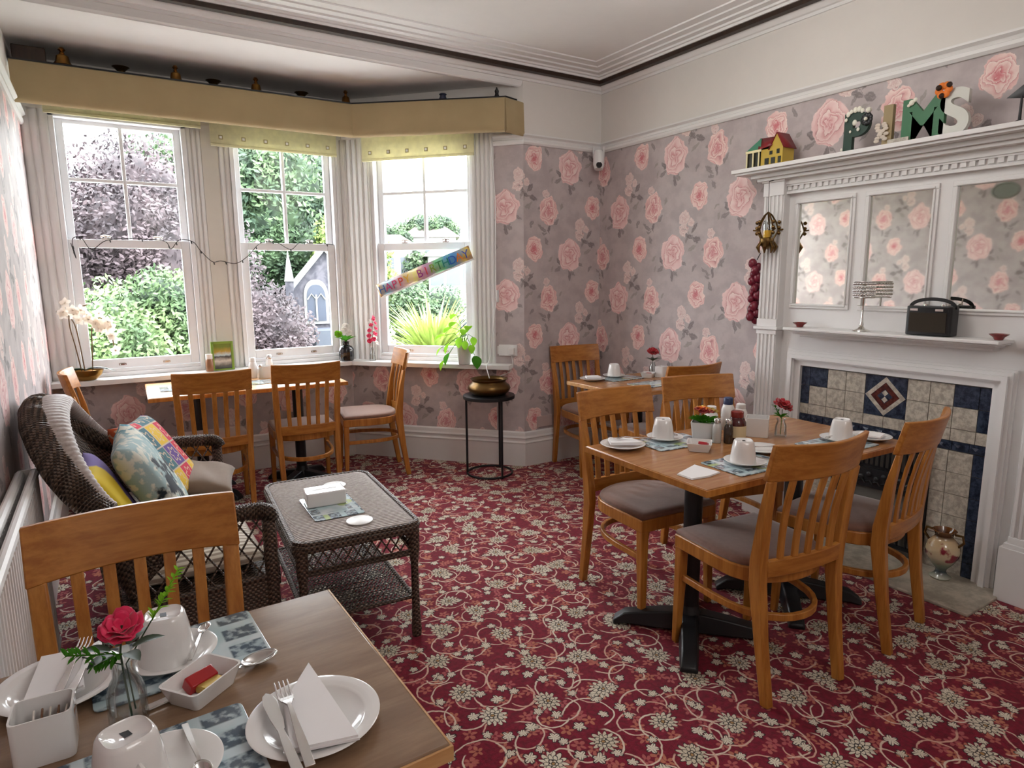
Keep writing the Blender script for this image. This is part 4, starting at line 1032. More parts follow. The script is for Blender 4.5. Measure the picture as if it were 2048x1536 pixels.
m = MB(); m.loft([[(x * 1.0, .115 * k * cos(a), .075 * k * sin(a)) for a in [2 * pi * i / 32 for i in range(32)]] for x, k in ((0, 1), (.012, 1), (.018, .85), (.012, .8), (.012, .01))])
mat('grey_plaque', lin(120, 124, 116), .4); o = m.build('oval_plaque', MATS['grey_plaque']); o.location = (XL + .001, 2.73, 2.20); tag(o, 'grey oval wall plaque on the left wall, seen in the right mirror', 'plaque')
# red garland on the wall beside the pilaster
t = empty('red_garland', (3.345, 2.545, 1.165), 0, 'string of dark red dried chillies and bulbs hanging beside the left pilaster', 'garland')
mat('garland_red', lin(112, 22, 44), .4, coat=.3)
rn = random.Random(3); m = MB()
for k in range(17):
    z = .02 + k * .0212; a = k * 2.5; r = .021 + .008 * rn.random()
    m.ball((-.0 + .018 * cos(a), .02 * sin(a), z), r, 10, 7, sq=(1, 1, 1.15))
m.build('dried_bulbs', MATS['garland_red'], t)
m = MB(); m.tube([(.0, -.005, .38), (.01, -.02, .42)], .003, 6); m.build('cord', MATS['black_metal'], t)
# ---------------------------------------------------------------- security camera in the corner
t = empty('security_camera', (3.285, 3.955, 2.32), radians(-35), 'white security camera with round lens in the far corner below picture rail', 'camera')
m = MB(); m.tube([(0, .01, .055), (0, 0, .03), (0, -.005, -.02), (0, -.012, -.05)], [.026, .033, .034, .026], 20); m.build('camera_body', MATS['white_plastic'], t)
m = MB(); m.at((0, -.034, -.03), rx=radians(75)); m.lathe([(.018, 0), (.018, .008), (.012, .009), (.0, .006)], n=20); m.build('lens', MATS['black_glass'], t)
m = MB(); m.at((0, -.032, -.0), rx=radians(85)); m.lathe([(.004, 0), (.004, .004)], n=10); m.build('led', MATS['black_glass'], t)
for s in (-1, 1):
    m = MB(); m.tube([(s * .03, .01, .02), (s * .032, .012, .085)], .005, 8); m.build('aerial', MATS['white_plastic'], t)
m = MB(); m.box(-.02, .02, .02, .05, .02, .06); m.build('mount', MATS['white_plastic'], t)
t.scale = (1.25, 1.25, 1.25)
# ---------------------------------------------------------------- sockets and wiring on the bay corner
def on45(s, d, z): p = P45(s, -d); return (p[0], p[1], z)
sx = 1.318
t = empty('wall_socket', on45(sx + .025, 0, .905), A45, 'white double wall socket with plug beside the sill end', 'socket')
m = MB(); m.box(-.073, .073, -.012, -.001, -.043, .043); m.build('socket_plate', MATS['white_plastic'], t, bevel=.002)
m = MB(); m.box(.012, .055, -.045, -.012, -.03, .02); m.build('plug', MATS['white_plastic'], t, bevel=.004)
m = MB(); m.tube([(.033, -.03, -.03), (.045, -.035, -.10), (.03, -.06, -.16), (-.06, -.10, -.195)], .003, 8); m.build('flex', MATS['white_plastic'], t)
o = MB().box(-.022, .022, -.004, .0, -.03, .03).build('tag_card', MATS['white_plastic']); o.location = on45(W3B + .035, .003, .905); o.rotation_euler = (0, 0, A45); tag(o, 'small white tag hanging on the wall left of the socket', 'tag')
t = empty('wall_socket', (2.86, YB, .335), 0, 'painted-over double wall socket low on the corner wall above the skirting', 'socket')
mat('socket_pinkish', lin(186, 168, 164), .5)
m = MB(); m.box(-.073, .073, -.01, -.001, -.043, .043); m.build('socket_plate', MATS['socket_pinkish'], t, bevel=.002)
p0, p1 = on45(W3B - .01, .03, 2.46), on45(W3B - .012, .03, 1.2)
m = MB(); m.tube([p0, on45(W3B + .012, .012, 2.0), on45(W3B + .006, .012, 1.31), on45(W3B + .012, .014, 1.29), on45(W3B - .02, .02, 1.05), on45(W3B - .04, .03, .84), on45(W3B - .04, .13, .79), (2.36, 4.06, .722)], .0035, 8)
tag(m.build('white_cable', MATS['white_plastic']), 'thin white cable running down the window casing into the brass pot', 'cable')
m = MB(); m.sweep([on45(W3B + .02, .008, 1.36), on45(W3B + .02, .008, 1.27)], (.016, .012), up=(0, 1, 0)); tag(m.build('cable_joiner', MATS['white_plastic']), 'small white cable box on the edge of the right window casing', 'cable box')
# ---------------------------------------------------------------- pelmet over the bay
PF = [(XL + .01, 4.74), (1.63, 4.71), (2.48, 4.0), (2.66, 4.05)]
pel = empty('pelmet', (XL, 4.9, 2.455), 0, 'padded gold fabric pelmet running round the top of the bay windows', 'pelmet')
def L3(p, z): return (p[0] - XL, p[1] - 4.9, z - 2.455)
def pelpanel(name, a, b, n=24, bulge=.018):
    a, b = Vector(a), Vector(b); d = (b - a).normalized(); nr = Vector((d.y, -d.x))   # towards the room
    if nr.y > 0 and abs(nr.y) > abs(nr.x) * .2: nr = -nr
    m = MB(); prof = [(0, .228), (.008, .22), (.010 + bulge * .3, .14), (.010 + bulge, .05), (.012 + bulge * .9, .015), (bulge * .5, -.004), (-.012, .0), (-.012, .228)]
    rings = []
    for i in range(n + 1):
        p = a + (b - a) * (i / n); w_ = .003 * sin(i * 1.3) + .002 * sin(i * 2.9)
        rings.append([L3((p.x + nr.x * (q[0] + (w_ if 0 < k < 6 else 0)), p.y + nr.y * (q[0] + (w_ if 0 < k < 6 else 0))), 2.455 + q[1]) for k, q in enumerate(prof)])
    m.loft(rings); return m.build(name, MATS['pelmet_gold'], pel, ang=70)
pelpanel('front_panel', PF[0], PF[1], 40); pelpanel('side_panel', PF[1], PF[2], 24); pelpanel('return_panel', PF[2], PF[3], 6, .004)
m = MB(); m.prism([L3(p, 0)[:2] for p in [(XL + .01, 4.735), (1.632, 4.704), (2.485, 3.992), (2.60, 4.03), P45(1.40, -.01), P45(0, -.01), (XL + .01, YW - .01)]], .228, .236); m.build('dark_top_board', MATS['black_plastic'], pel, smooth=False)
# blinds
mat('blind_eyelet', lin(168, 156, 112), .5); mat('painted_daylight', lin(250, 250, 246), .6)
def blind(x0, x1, zb, origin, rz, y, lab, holes=True):
    t = empty('roller_blind', (origin[0], origin[1], 0), rz, lab, 'blind')
    m = MB(); m.box(x0, x1, y, y + .003, zb + .012, 2.60); m.build('blind_fabric', MATS['blind_cream'], t)
    m = MB(); m.box(x0, x1, y - .006, y + .009, zb, zb + .018); m.tube([(x0, y + .01, 2.62), (x1, y + .01, 2.62)], .022, 12); m.build('hem_bar', MATS['blind_cream'], t, bevel=.003)
    if holes:
        for i in range(6):
            x = x0 + (x1 - x0) * (i + .45) / 5.9; z = zb + .062; s = .014
            m = MB(); m.box(x - s, x + s, y - .002, y, z - s, z + s); o = m.build('square_eyelet', MATS['blind_eyelet'], t)
            m = MB(); m.box(x - s * .6, x + s * .6, y - .003, y - .0018, z - s * .6, z + s * .6); m.build('eyelet_daylight', MATS['painted_daylight'], o)  # solid white square painted as daylight showing through the eyelet
    return t
blind(-.205, .690, 2.492, (0, YW), 0, -.035, 'cream roller blind rolled right up over the left window', False)
blind(.745, 1.640, 2.385, (0, YW), 0, -.035, 'cream roller blind with square eyelets over the middle window')
blind(.200, 1.110, 2.340, C2, A45, -.05, 'cream roller blind with square eyelets over the slanted right window')
# ornaments on the pelmet
def bell(loc, lab, s=1):
    s *= 1.25
    t = empty('brass_bell', loc, 0, lab, 'bell', 'brass bells on the pelmet')
    m = MB(); m.lathe([(.036 * s, 0), (.034 * s, .006), (.026 * s, .02), (.022 * s, .050), (.012 * s, .06), (.0, .062)], n=20); m.build('bell_cup', MATS['brass'], t)
    m = MB(); m.lathe([(.006 * s, .058), (.010 * s, .068), (.006 * s, .074), (.014 * s, .086), (.008 * s, .098), (.0, .101)], n=14); m.build('handle', MATS['brass'], t)
def bowl_(loc, lab):
    m = MB(); m.lathe([(.016, 0), (.018, .006), (.026, .02), (.040, .034), (.048, .036), (.040, .032), (.022, .014), (0, .01)], n=20, cap=False); o = m.build('brass_bowl', MATS['old_brass'], ang=60); o.location = loc; tag(o, lab, 'bowl', 'brass bowls on the pelmet')
zp = 2.692
bell((-.065, 4.775, zp), 'brass bell standing on the pelmet, the leftmost one over window one', 1.15); bowl_((.225, 4.775, zp), 'small brass bowl on the pelmet between the two leftmost bells')
bell((.526, 4.80, zp), 'brass bell standing on the pelmet above the right edge of the left window'); bowl_((.742, 4.785, zp), 'small brass bowl on the pelmet above the pier between two windows')
bell((1.008, 4.80, zp), 'brass bell standing on the pelmet above the middle window'); bowl_((1.301, 4.775, zp), 'small brass bowl on pelmet nearest the bay angle')
bell((1.62, 4.79, zp), 'brass bell standing on the pelmet right at the bay angle', .9)
mat('pewter_blue', lin(96, 104, 130), .3, .7)
t = empty('pewter_bell', (2.185, 4.36, zp), 0, 'bluish pewter bell on the slanted right part of the pelmet', 'bell')
m = MB(); m.lathe([(.038, 0), (.034, .010), (.024, .03), (.020, .042), (.028, .050), (.020, .056), (0, .058)], n=20); m.build('bell_cup', MATS['pewter_blue'], t)
m = MB(); m.lathe([(.018, 0), (.020, .01), (.012, .03), (.016, .05), (.008, .062), (.003, .075)], n=12); o = m.build('dark_figurine', MATS['black_plastic']); o.location = (2.47, 4.09, zp); tag(o, 'small dark figurine at the far right end of the pelmet', 'figurine')
m = MB(); m.box(-.08, .08, -.04, .04, 0, .085); o = m.build('dark_wooden_box', MATS['dark_wood'], bevel=.006); o.location = (-.225, 4.82, zp); tag(o, 'dark wooden box at the left end of the pelmet by the wall', 'box')
# string of lights across the windows
def onp(x, z): return (x, YW + .018, z)
wp = [(-.14, 1.70), (-.12, 1.60), (-.13, 1.72), (-.08, 1.735), (-.03, 1.66), (.06, 1.72), (.2, 1.735), (.40, 1.725), (.44, 1.67), (.50, 1.735), (.585, 1.722), (.63, 1.66), (.70, 1.585), (.76, 1.59), (.86, 1.573), (.95, 1.63), (1.04, 1.722), (1.15, 1.735), (1.26, 1.68), (1.34, 1.735), (1.50, 1.73), (1.60, 1.72)]
t = empty('string_lights', (0, YW, 1.6), 0, 'dark string of fairy lights looped across the left and middle windows', 'lights')
m = MB(); pts = cr_path([(x, .018, z - 1.6) for x, z in wp], 6); m.tube(pts, .0026, 6); m.build('wire', MATS['black_plastic'], t)
m = MB()
for i in range(3, len(pts) - 2, 7): x, y, z = pts[i]; m.tube([(x, y, z), (x + .003, y - .004, z - .018)], .004, 6)
m.build('bulbs', MATS['black_plastic'], t)['kind'] = 'stuff'
# birthday banner
bt = radians(20.4); ctr = ((1.838 + 2.386) / 2, (4.925 + 4.318) / 2, 1.50)
t = empty('birthday_banner', ctr, 0, 'narrow colourful HAPPY BIRTHDAY banner slanting across the right window', 'banner'); t.rotation_euler = (0, -bt, A45)
def foil():
    x, y, z = sep(coords()); n = noise(coords(), 16, 2)
    return ramp(fract(x * 1.22 + .52 + (n - .5) * .25), [(0, lin(200, 150, 90)), (.12, lin(110, 150, 170)), (.28, lin(220, 180, 190)), (.42, lin(220, 210, 120)), (.55, lin(200, 140, 180)), (.7, lin(120, 190, 130)), (.85, lin(90, 150, 210)), (1, lin(220, 190, 80))])
mat('foil_print', (.5, .5, .5), .3, fn=foil, coat=.4)
m = MB(); m.grid(lambda u, v: ((u - .5) * .83, .004 * sin(u * 22), (v - .5) * .105), 40, 2); m.build('banner_strip', MATS['foil_print'], t, solid=.001)
m = MB(); m.box(-.40, .42, -.004, -.001, -.063, -.050); m.build('white_edge', MATS['white_plastic'], t)
cols = [lin(40, 90, 150), lin(170, 20, 90), lin(190, 40, 90), lin(200, 60, 30), lin(210, 160, 20), None, lin(150, 40, 130), lin(200, 50, 60), lin(120, 150, 20), lin(40, 120, 60), lin(20, 130, 120), lin(20, 90, 180), lin(220, 120, 20), lin(40, 70, 170)]
word = 'HAPPY BIRTHDAY'
for i, chh in enumerate(word):
    if chh == ' ': continue
    mt = MATS.get('ink_%d' % i) or mat('ink_%d' % i, cols[i], .4)
    text_mesh('printed_letter', chh, .088, .0008, mt, t, 0, ((i - 6.5) * .0575, -.007 - .002, -.030), (pi / 2, 0, 0))
# ---------------------------------------------------------------- flowers and leaves
def petal_flower(name, parent, c, R, mt, layers=((8, 1.0, .25), (6, .75, .6), (5, .5, 1.0)), tilt=(0, 0), seed=0):
    rn = random.Random(seed); m = MB(); T = Matrix.Translation(c) @ Matrix.Rotation(tilt[0], 4, 'X') @ Matrix.Rotation(tilt[1], 4, 'Y')
    for n, rr_, up in layers:
        for k in range(n):
            a = 2 * pi * (k + rn.random() * .4) / n; s = R * rr_ * (.9 + .2 * rn.random())
            def f(u, v):
                w_ = (v - .5) * 2; L = s * u; wd = s * .62 * sin(pi * min(1, .14 + .66 * u)) * w_
                z = s * up * u ** 1.6 - .15 * s * w_ * w_ * u + .06 * s * sin(9 * u + 5 * w_)
                return (L * cos(a) - wd * sin(a), L * sin(a) + wd * cos(a), z)
            m.M = T; m.grid(f, 6, 4)
    return m.build(name, mt, parent, ang=180, solid=.0006)
def leaf(m, base, dirv, L, w_, curl=.2, up=(0, 0, 1), n=6):
    d = Vector(dirv).normalized(); s = d.cross(Vector(up)); s = s.normalized() if s.length > 1e-3 else Vector((1, 0, 0)); nn = s.cross(d); b = Vector(base)
    vs = []; fs = []
    for i in range(n + 1):
        u = i / n; ww = w_ * sin(pi * min(.98, .06 + u * .94)) ** .8 * .5 if i < n else 0.0004
        c_ = b + d * (L * u) - nn * (curl * L * u * u)
        vs += [tuple(c_ - s * ww + nn * (ww * .3)), tuple(c_), tuple(c_ + s * ww + nn * (ww * .3))]
    for i in range(n):
        k = i * 3; fs += [(k, k + 1, k + 4, k + 3), (k + 1, k + 2, k + 5, k + 4)]
    m.add(vs, fs)
def sprig(m, base, dirv, L, n, ls, lw, seed=0):
    rn = random.Random(seed); d = Vector(dirv).normalized(); s = d.cross(Vector((0, 0, 1))).normalized(); 
    m.tube([base, tuple(Vector(base) + d * L)], .0012, 5)
    for i in range(n):
        p = Vector(base) + d * (L * (i + 1) / n); a = rn.random() * 6.28; r_ = s * cos(a) + s.cross(d) * sin(a)
        leaf(m, tuple(p), tuple(d * .7 + r_), ls * (1 - .4 * i / n), lw, .1, n=3)
# orchid in a brass bowl on the sill
t = empty('potted_orchid', (-.135, 5.088, .8005), 0, 'white orchid with long stems in a gold bowl on the sill, far left', 'plant')
m = MB(); m.lathe([(.035, 0), (.045, .004), (.072, .03), (.082, .055), (.078, .056), (.065, .03), (.03, .01)], n=32, cap=False)
m.v = [(x, y * .72, z) for x, y, z in m.v]; m.build('gold_bowl', MATS['brass'], t, ang=60)
m = MB(); m.lathe([(.07, .045), (.0, .052)], n=20, cap=False); m.v = [(x, y * .72, z) for x, y, z in m.v]
for a, L_ in ((2.9, .10), (3.5, .07), (.2, .13), (.6, .10), (-.5, .12)): leaf(m, (0, 0, .055), (cos(a), sin(a) * .35, .35), L_, .045, .5)
m.build('strap_leaves', MATS['leaf_dark'], t, ang=180)
stems = [[(-.02, 0, .05), (-.035, 0, .18), (-.05, -.01, .30), (-.035, -.02, .37), (.04, -.03, .40)], [(-.005, 0, .05), (-.015, -.01, .2), (-.03, -.01, .31), (-.07, -.02, .36), (-.10, -.03, .37)], [(.03, 0, .05), (.04, -.01, .18), (.05, -.02, .28), (.09, -.03, .33), (.13, -.04, .28), (.14, -.05, .18)]]
for k, s_ in enumerate(stems): m = MB(); m.tube(cr_path(s_, 6), .0032, 6); m.build('flower_stem', MATS['stem_brown'], t)
rn = random.Random(5)
spots = [(-.075, -.05, .35), (.02, -.05, .33), (.09, -.06, .28), (.12, -.06, .33), (.125, -.06, .22), (.15, -.06, .26), (-.09, -.03, .37), (-.065, -.035, .385), (-.04, -.04, .365), (-.01, -.04, .37), (.015, -.045, .355), (.035, -.045, .38), (.06, -.045, .345), (.075, -.05, .31), (.10, -.05, .33), (.115, -.05, .29), (.13, -.055, .25), (.14, -.055, .21), (.145, -.06, .17), (.10, -.05, .25), (.05, -.045, .31), (-.02, -.04, .33)]
for k, p in enumerate(spots):
    p = (p[0] + rn.uniform(-.02, .02), p[1] + rn.uniform(-.02, .01), p[2] + rn.uniform(-.035, .03))
    fl = MB(); T = Matrix.Translation(p) @ Matrix.Rotation(pi / 2 + 1.0 * (rn.random() - .5), 4, 'X') @ Matrix.Rotation(1.2 * (rn.random() - .5), 4, 'Y')
    for j in range(5):
        a = 2 * pi * j / 5 + .3; fl.M = T; R_ = .031
        fl.grid(lambda u, v: ((R_ * u) * cos(a) - R_ * .5 * sin(pi * min(1, .1 + .85 * u)) * (v - .5) * 2 * sin(a) * .8, (R_ * u) * sin(a) + R_ * .5 * sin(pi * min(1, .1 + .85 * u)) * (v - .5) * 2 * cos(a) * .8, .004 * u * u), 4, 3)
    fl.ball((0, 0, .004), .005, 6, 5); fl.build('orchid_bloom', MATS['petal_cream'], t, ang=180)
t.scale = (1.22, 1.0, 1.25)
# photo frame and bottle on the sill / window table
def pic_fn():
    x, y, z = sep(coords()); n = noise(coords(), 30, 3)
    c = ramp(z / .17 + (n - .5) * .2, [(0, lin(40, 50, 56)), (.2, lin(90, 96, 96)), (.4, lin(210, 206, 200)), (.58, lin(40, 44, 52)), (.66, lin(190, 214, 226)), (.8, lin(180, 150, 60)), (1, lin(110, 130, 50))]); return c
mat('holiday_picture', (.5, .5, .5), .3, fn=pic_fn, coat=.5); mat('frame_green', lin(120, 150, 56), .4)
t = empty('picture_frame', (.705, 5.085, .8008), 0, 'green framed landscape picture standing on the sill before the pier', 'picture frame')
m = MB(); m.box(-.065, .065, 0, .012, 0, .20); m.build('picture', MATS['holiday_picture'], t)
m = MB(); m.box(-.075, -.058, -.006, .014, 0, .21); m.box(.058, .075, -.006, .014, 0, .21); m.box(-.058, .058, -.006, .014, .193, .21); m.box(-.058, .058, -.006, .014, 0, .012); m.build('frame_border', MATS['frame_green'], t, bevel=.002)
m = MB(); m.box(-.02, .02, .014, .06, 0, .10); m.build('strut', MATS['frame_green'], t)
t = empty('toiletry_bottle', (.612, 5.075, .8008), 0, 'small amber bottle with white cap left of the green picture frame', 'bottle')
m = MB(); m.lathe([(.024, 0), (.026, .004), (.026, .08), (.016, .095)], n=20); mat('amber_label', lin(140, 100, 70), .3); m.build('bottle_body', MATS['amber_label'], t)
m = MB(); m.lathe([(.024, .09), (.024, .125), (.0, .126)], n=20); m.build('cap', MATS['white_plastic'], t)
# black vase with white and lime flowers
t = empty('flower_vase', (1.625, 5.085, .8008), 0, 'ribbed black vase with white and lime flowers on the sill by the bay angle', 'vase')
m = MB(); N = 40; prof = [(.040, 0), (.046, .01), (.046, .075), (.036, .092), (.020, .10), (.020, .115), (.026, .122), (.022, .122), (.016, .112)]
m.lathe(prof, n=N); m.v = [(x * (1 + .04 * cos(atan2(y, x) * 14)), y * (1 + .04 * cos(atan2(y, x) * 14)), z) for x, y, z in m.v]; m.build('ribbed_body', MATS['black_glass'], t)
for k, (p, mt) in enumerate((((0, -.01, .215), 'petal_white'), ((.01, -.03, .18), 'petal_white'), ((-.05, -.01, .17), 'leaf_lime'), ((-.012, -.03, .195), 'petal_white'))):
    petal_flower('blossom', t, p, .024, MATS[mt], ((7, 1, .2), (5, .6, .7)), (radians(60), 0), k)
m = MB()
for a in range(7): leaf(m, (0, 0, .12), (cos(a * .9), sin(a * .9) * .6, .8), .075, .03, .3)
for p in ((0, -.01, .215), (-.05, -.01, .17)): m.tube([(0, 0, .10), p], .0015, 5)
m.build('leaves', MATS['leaf_green'], t, ang=180)
t.scale = (1.25, 1.1, 1.28)
t = empty('bud_vase', (1.80, 4.965, .8008), 0, 'clear bud vase with pink and coral blossom spray at the bay angle', 'vase')
m = MB(); m.lathe([(.020, 0), (.022, .006), (.018, .05), (.011, .07), (.011, .085), (.014, .09), (.009, .088), (.009, .07), (.015, .05), (.017, .01)], n=20); m.build('glass', MATS['clear_glass'], t)
m = MB(); m.tube([(0, 0, .01), (.002, 0, .12), (.008, -.005, .27)], .0022, 6); m.build('stem', MATS['stem_brown'], t)
for k in range(15):
    z = .12 + .012 * k; a = k * 2.3; petal_flower('blossom', t, (.002 + .022 * cos(a), -.01 + .018 * sin(a), z), .019 - .0005 * k, MATS['petal_pink' if k % 3 else 'petal_white'], ((5, 1, .4), (4, .6, .9)), (radians(50), .6 * cos(a)), k)
t.scale = (1.2, 1.2, 1.2)
# trailing pothos in a white pot
t = empty('potted_pothos', (2.318, 4.352, .8008), 0, 'trailing lime green pothos in a white pot at the right sill end', 'plant')
m = MB(); m.lathe([(.032, 0), (.036, .003), (.046, .10), (.047, .104), (.042, .104), (.041, .09), (0, .088)], n=32); m.build('pot', MATS['white_china'], t, ang=60)
ml = MB(); md = MB(); E3 = Vector((E45[0], E45[1], 0)); NN = Vector((-N45[0], -N45[1], 0))
rn = random.Random(11)
def heart(mm, c, d, L_):
    leaf(mm, c, d, L_, L_ * .85, .25, n=7)
stm = MB()
tips = [(-.11, .03, .16, .07), (-.09, .02, .06, .07), (-.125, .02, .02, .06), (-.06, .03, .20, .07), (-.03, .04, .23, .065), (.02, .02, .19, .07), (.05, .03, .21, .06), (.075, .03, .15, .05), (.07, .05, .11, .05), (.095, .05, .05, .075), (-.075, .05, .115, .06), (0, .05, .15, .06), (-.10, .01, .11, .05), (.03, .05, .13, .05), (-.045, .0, .27, .06), (-.14, .03, .09, .05)]
for k, (s_, d_, z, L_) in enumerate(tips):
    p = E3 * s_ + NN * d_ + Vector((0, 0, z)); stm.tube([(0, 0, .10), tuple(p * .5 + Vector((0, 0, .09))), tuple(p)], .0016, 5)
    dr = E3 * (s_ * 3 + .1 * rn.uniform(-1, 1)) + NN * .35 + Vector((0, 0, -.55 + .5 * (z > .15)))
    heart(md if k in (9, 1) else ml, tuple(p), tuple(dr), L_)
ml.build('leaves', MATS['leaf_lime'], t, ang=180); md.build('dark_leaves', MATS['leaf_green'], t, ang=180); stm.build('stems', MATS['leaf_green'], t)

t.scale = (1.3, 1.05, 1.4)
t.location = (2.300, 4.335, .8008)
# ---------------------------------------------------------------- tableware
T0 = .7578
def plate(loc, r, lab, group=None, name='plate'):
    m = MB(); k = r / .1
    m.lathe([(.052 * k, 0), (.056 * k, .003), (.060 * k, .004), (.098 * k, .016), (.100 * k, .018), (.098 * k, .0192), (.089 * k, .0165), (.086 * k, .0172), (.082 * k, .0145), (.079 * k, .0152), (.075 * k, .0125), (.060 * k, .0062), (.0, .0055)], n=56)
    o = m.build(name, MATS['white_china'], ang=70); o.location = loc; return tag(o, lab, name, group)
def make_cup(s=1.0):
    t = empty('teacup')
    m = MB(); o_ = [(.043 * s, 0, 2), (.0425 * s, .004, 2), (.040 * s, .025 * s, 2.1), (.036 * s, .050 * s, 2.5), (.031 * s, .072 * s, 3.0), (.028 * s, .0765 * s, 3.2), (.026 * s, .078 * s, 3.2), (.024 * s, .0745 * s, 3.2), (.0, .0742 * s, 2)]
    m.lathe(o_, n=48, cap=False); m.lathe([(.041 * s, .001), (.038 * s, .025 * s), (.033 * s, .05 * s), (.027 * s, .07 * s), (0, .0715 * s)], n=40, cap=False)
    m.build('cup_body', MATS['white_china'], t, ang=75)
    m = MB(); m.tube(cr_path([(.038 * s, 0, .014), (.056 * s, 0, .015), (.064 * s, 0, .030), (.058 * s, 0, .048), (.034 * s, 0, .054)], 5), .0045 * s, 10, flat=1.4); m.build('handle', MATS['white_china'], t)
    m = MB(); m.add([(-.008, -.006, .0748 * s), (.008, -.004, .0748 * s), (.007, .006, .0748 * s), (-.006, .005, .0748 * s)], [(0, 1, 2, 3)]); m.build('maker_stamp', MATS['cast_iron'], t)
    return t
def saucer(loc, lab, group=None, r=.076):
    m = MB(); m.lathe([(.036, 0), (.040, .002), (.044, .003), (r, .014), (r + .001, .016), (r - .002, .017), (.048, .006), (.030, .005), (0, .005)], n=48)
    o = m.build('saucer', MATS['white_china'], ang=70); o.location = loc; return tag(o, lab, 'saucer', group)
cup0 = make_cup(1.12); cup_used = [False]
def cup(loc, rz, lab):
    if not cup_used[0]:
        cup_used[0] = True; cup0.location = loc; cup0.rotation_euler = (0, 0, rz); cup0['label'] = lab; cup0['category'] = 'cup'; cup0['group'] = 'upturned white cups'; return cup0
    return dup(cup0, loc, rz, lab)
def placemat(x, y, rz, z, lab, w_=.285, d=.20):
    m = MB(); m.prism(rrect(w_ / 2, d / 2, .012, 3), 0, .003); o = m.build('placemat', MATS['placemat_print'], bevel=.0008); o.location = (x, y, z); o.rotation_euler = (0, 0, rz); return tag(o, lab, 'placemat', 'printed glass placemats')
def napkin(poly, loc, rz, lab, th=.006):
    m = MB(); n = len(poly); cx = sum(p[0] for p in poly) / n; cy = sum(p[1] for p in poly) / n
    for k, (g, z0) in enumerate(((1, 0), (.97, th * .45))):
        m.prism([(cx + (x - cx) * g, cy + (y - cy) * g) for x, y in poly], z0, z0 + th * .45)
    o = m.build('paper_napkin', MATS['napkin'], smooth=False); o.location = loc; o.rotation_euler = (0, 0, rz)
    return tag(o, lab, 'napkin')
def fork(loc, rot, lab, s=1.0):
    m = MB()
    hp = [(0, -.095, .001), (0, -.05, .003), (0, 0, .005), (0, .03, .008), (0, .045, .006)]
    m.sweep([(x * s, y * s, z * s) for x, y, z in hp], [(.013 * s, .0025), (.0125 * s, .0025), (.008 * s, .003), (.006 * s, .003), (.016 * s, .002)], up=(0, 0, 1))
    m.sweep([(0, .043 * s, .006 * s), (0, .058 * s, .002 * s)], [(.017 * s, .002), (.022 * s, .002)], up=(0, 0, 1))
    for k in range(4):
        x = (k - 1.5) * .0062 * s; m.sweep([(x, .056 * s, .0025 * s), (x, .075 * s, .001), (x, .097 * s, .005 * s)], [(.0034 * s, .0018), (.003 * s, .0018), (.0018 * s, .0014)], up=(0, 0, 1))
    o = m.build('fork', MATS['steel'], bevel=.0005); o.location = loc; o.rotation_euler = rot; return tag(o, lab, 'fork')
def knife(loc, rot, lab, s=1.0):
    m = MB(); m.sweep([(0, -.10 * s, .003), (0, -.05 * s, .004), (0, 0, .004)], [(.015 * s, .005), (.014 * s, .005), (.009 * s, .004)], up=(0, 0, 1))
    P = [(-.005, 0), (.006, 0), (.010, .02), (.012, .07), (.008, .088), (.001, .097), (-.006, .09), (-.010, .07), (-.0085, .03)]
    m.prism([(x * s, y * s) for x, y in P], .0032, .0052); o = m.build('knife', MATS['steel'], bevel=.0006); o.location = loc; o.rotation_euler = rot; return tag(o, lab, 'knife')
def spoon(loc, rot, lab, s=1.0):
    m = MB(); m.sweep([(0, -.11 * s, .002), (0, -.05 * s, .003), (0, .02 * s, .006), (0, .035 * s, .004)], [(.012 * s, .0022), (.010 * s, .0022), (.005 * s, .0028), (.007 * s, .002)], up=(0, 0, 1))
    def f(u, v):
        a = v * 2 * pi; r_ = u; return (.0185 * s * r_ * sin(a), .062 * s + .030 * s * r_ * cos(a), .0005 + .0085 * s * r_ ** 2)
    m.grid(f, 5, 20); o = m.build('spoon', MATS['steel'], solid=.0012, ang=80); o.location = loc; o.rotation_euler = rot; return tag(o, lab, 'spoon')
def square_dish(loc, rz, w_, d, h, lab, name='square_dish', cat='dish', flare=.78):
    m = MB(); R_ = []
    for z, g, in ((0, flare), (h * .1, flare + .02), (h, 1), (h, .93), (h * .25, flare - .04), (h * .18, .0)): R_.append([(x * g, y * g, z) for x, y in rrect(w_ / 2, d / 2, .010, 3)])
    m.loft(R_, cap=True); o = m.build(name, MATS['white_china'], ang=50); o.location = loc; o.rotation_euler = (0, 0, rz); return tag(o, lab, cat)
def packet(loc, rot, dims, mt, lab, name='butter_portion', cat='butter pack', grp=None):
    m = MB(); m.cbox((0, 0, dims[2] / 2), dims); o = m.build(name, MATS[mt], bevel=.0025); o.location = loc; o.rotation_euler = rot; return tag(o, lab, cat, grp)
mat('gold_foil', lin(190, 160, 80), .3, .5); mat('red_foil', lin(160, 24, 28), .3); mat('paper_brown', lin(120, 84, 60), .6); mat('paper_white', lin(220, 214, 206), .6)
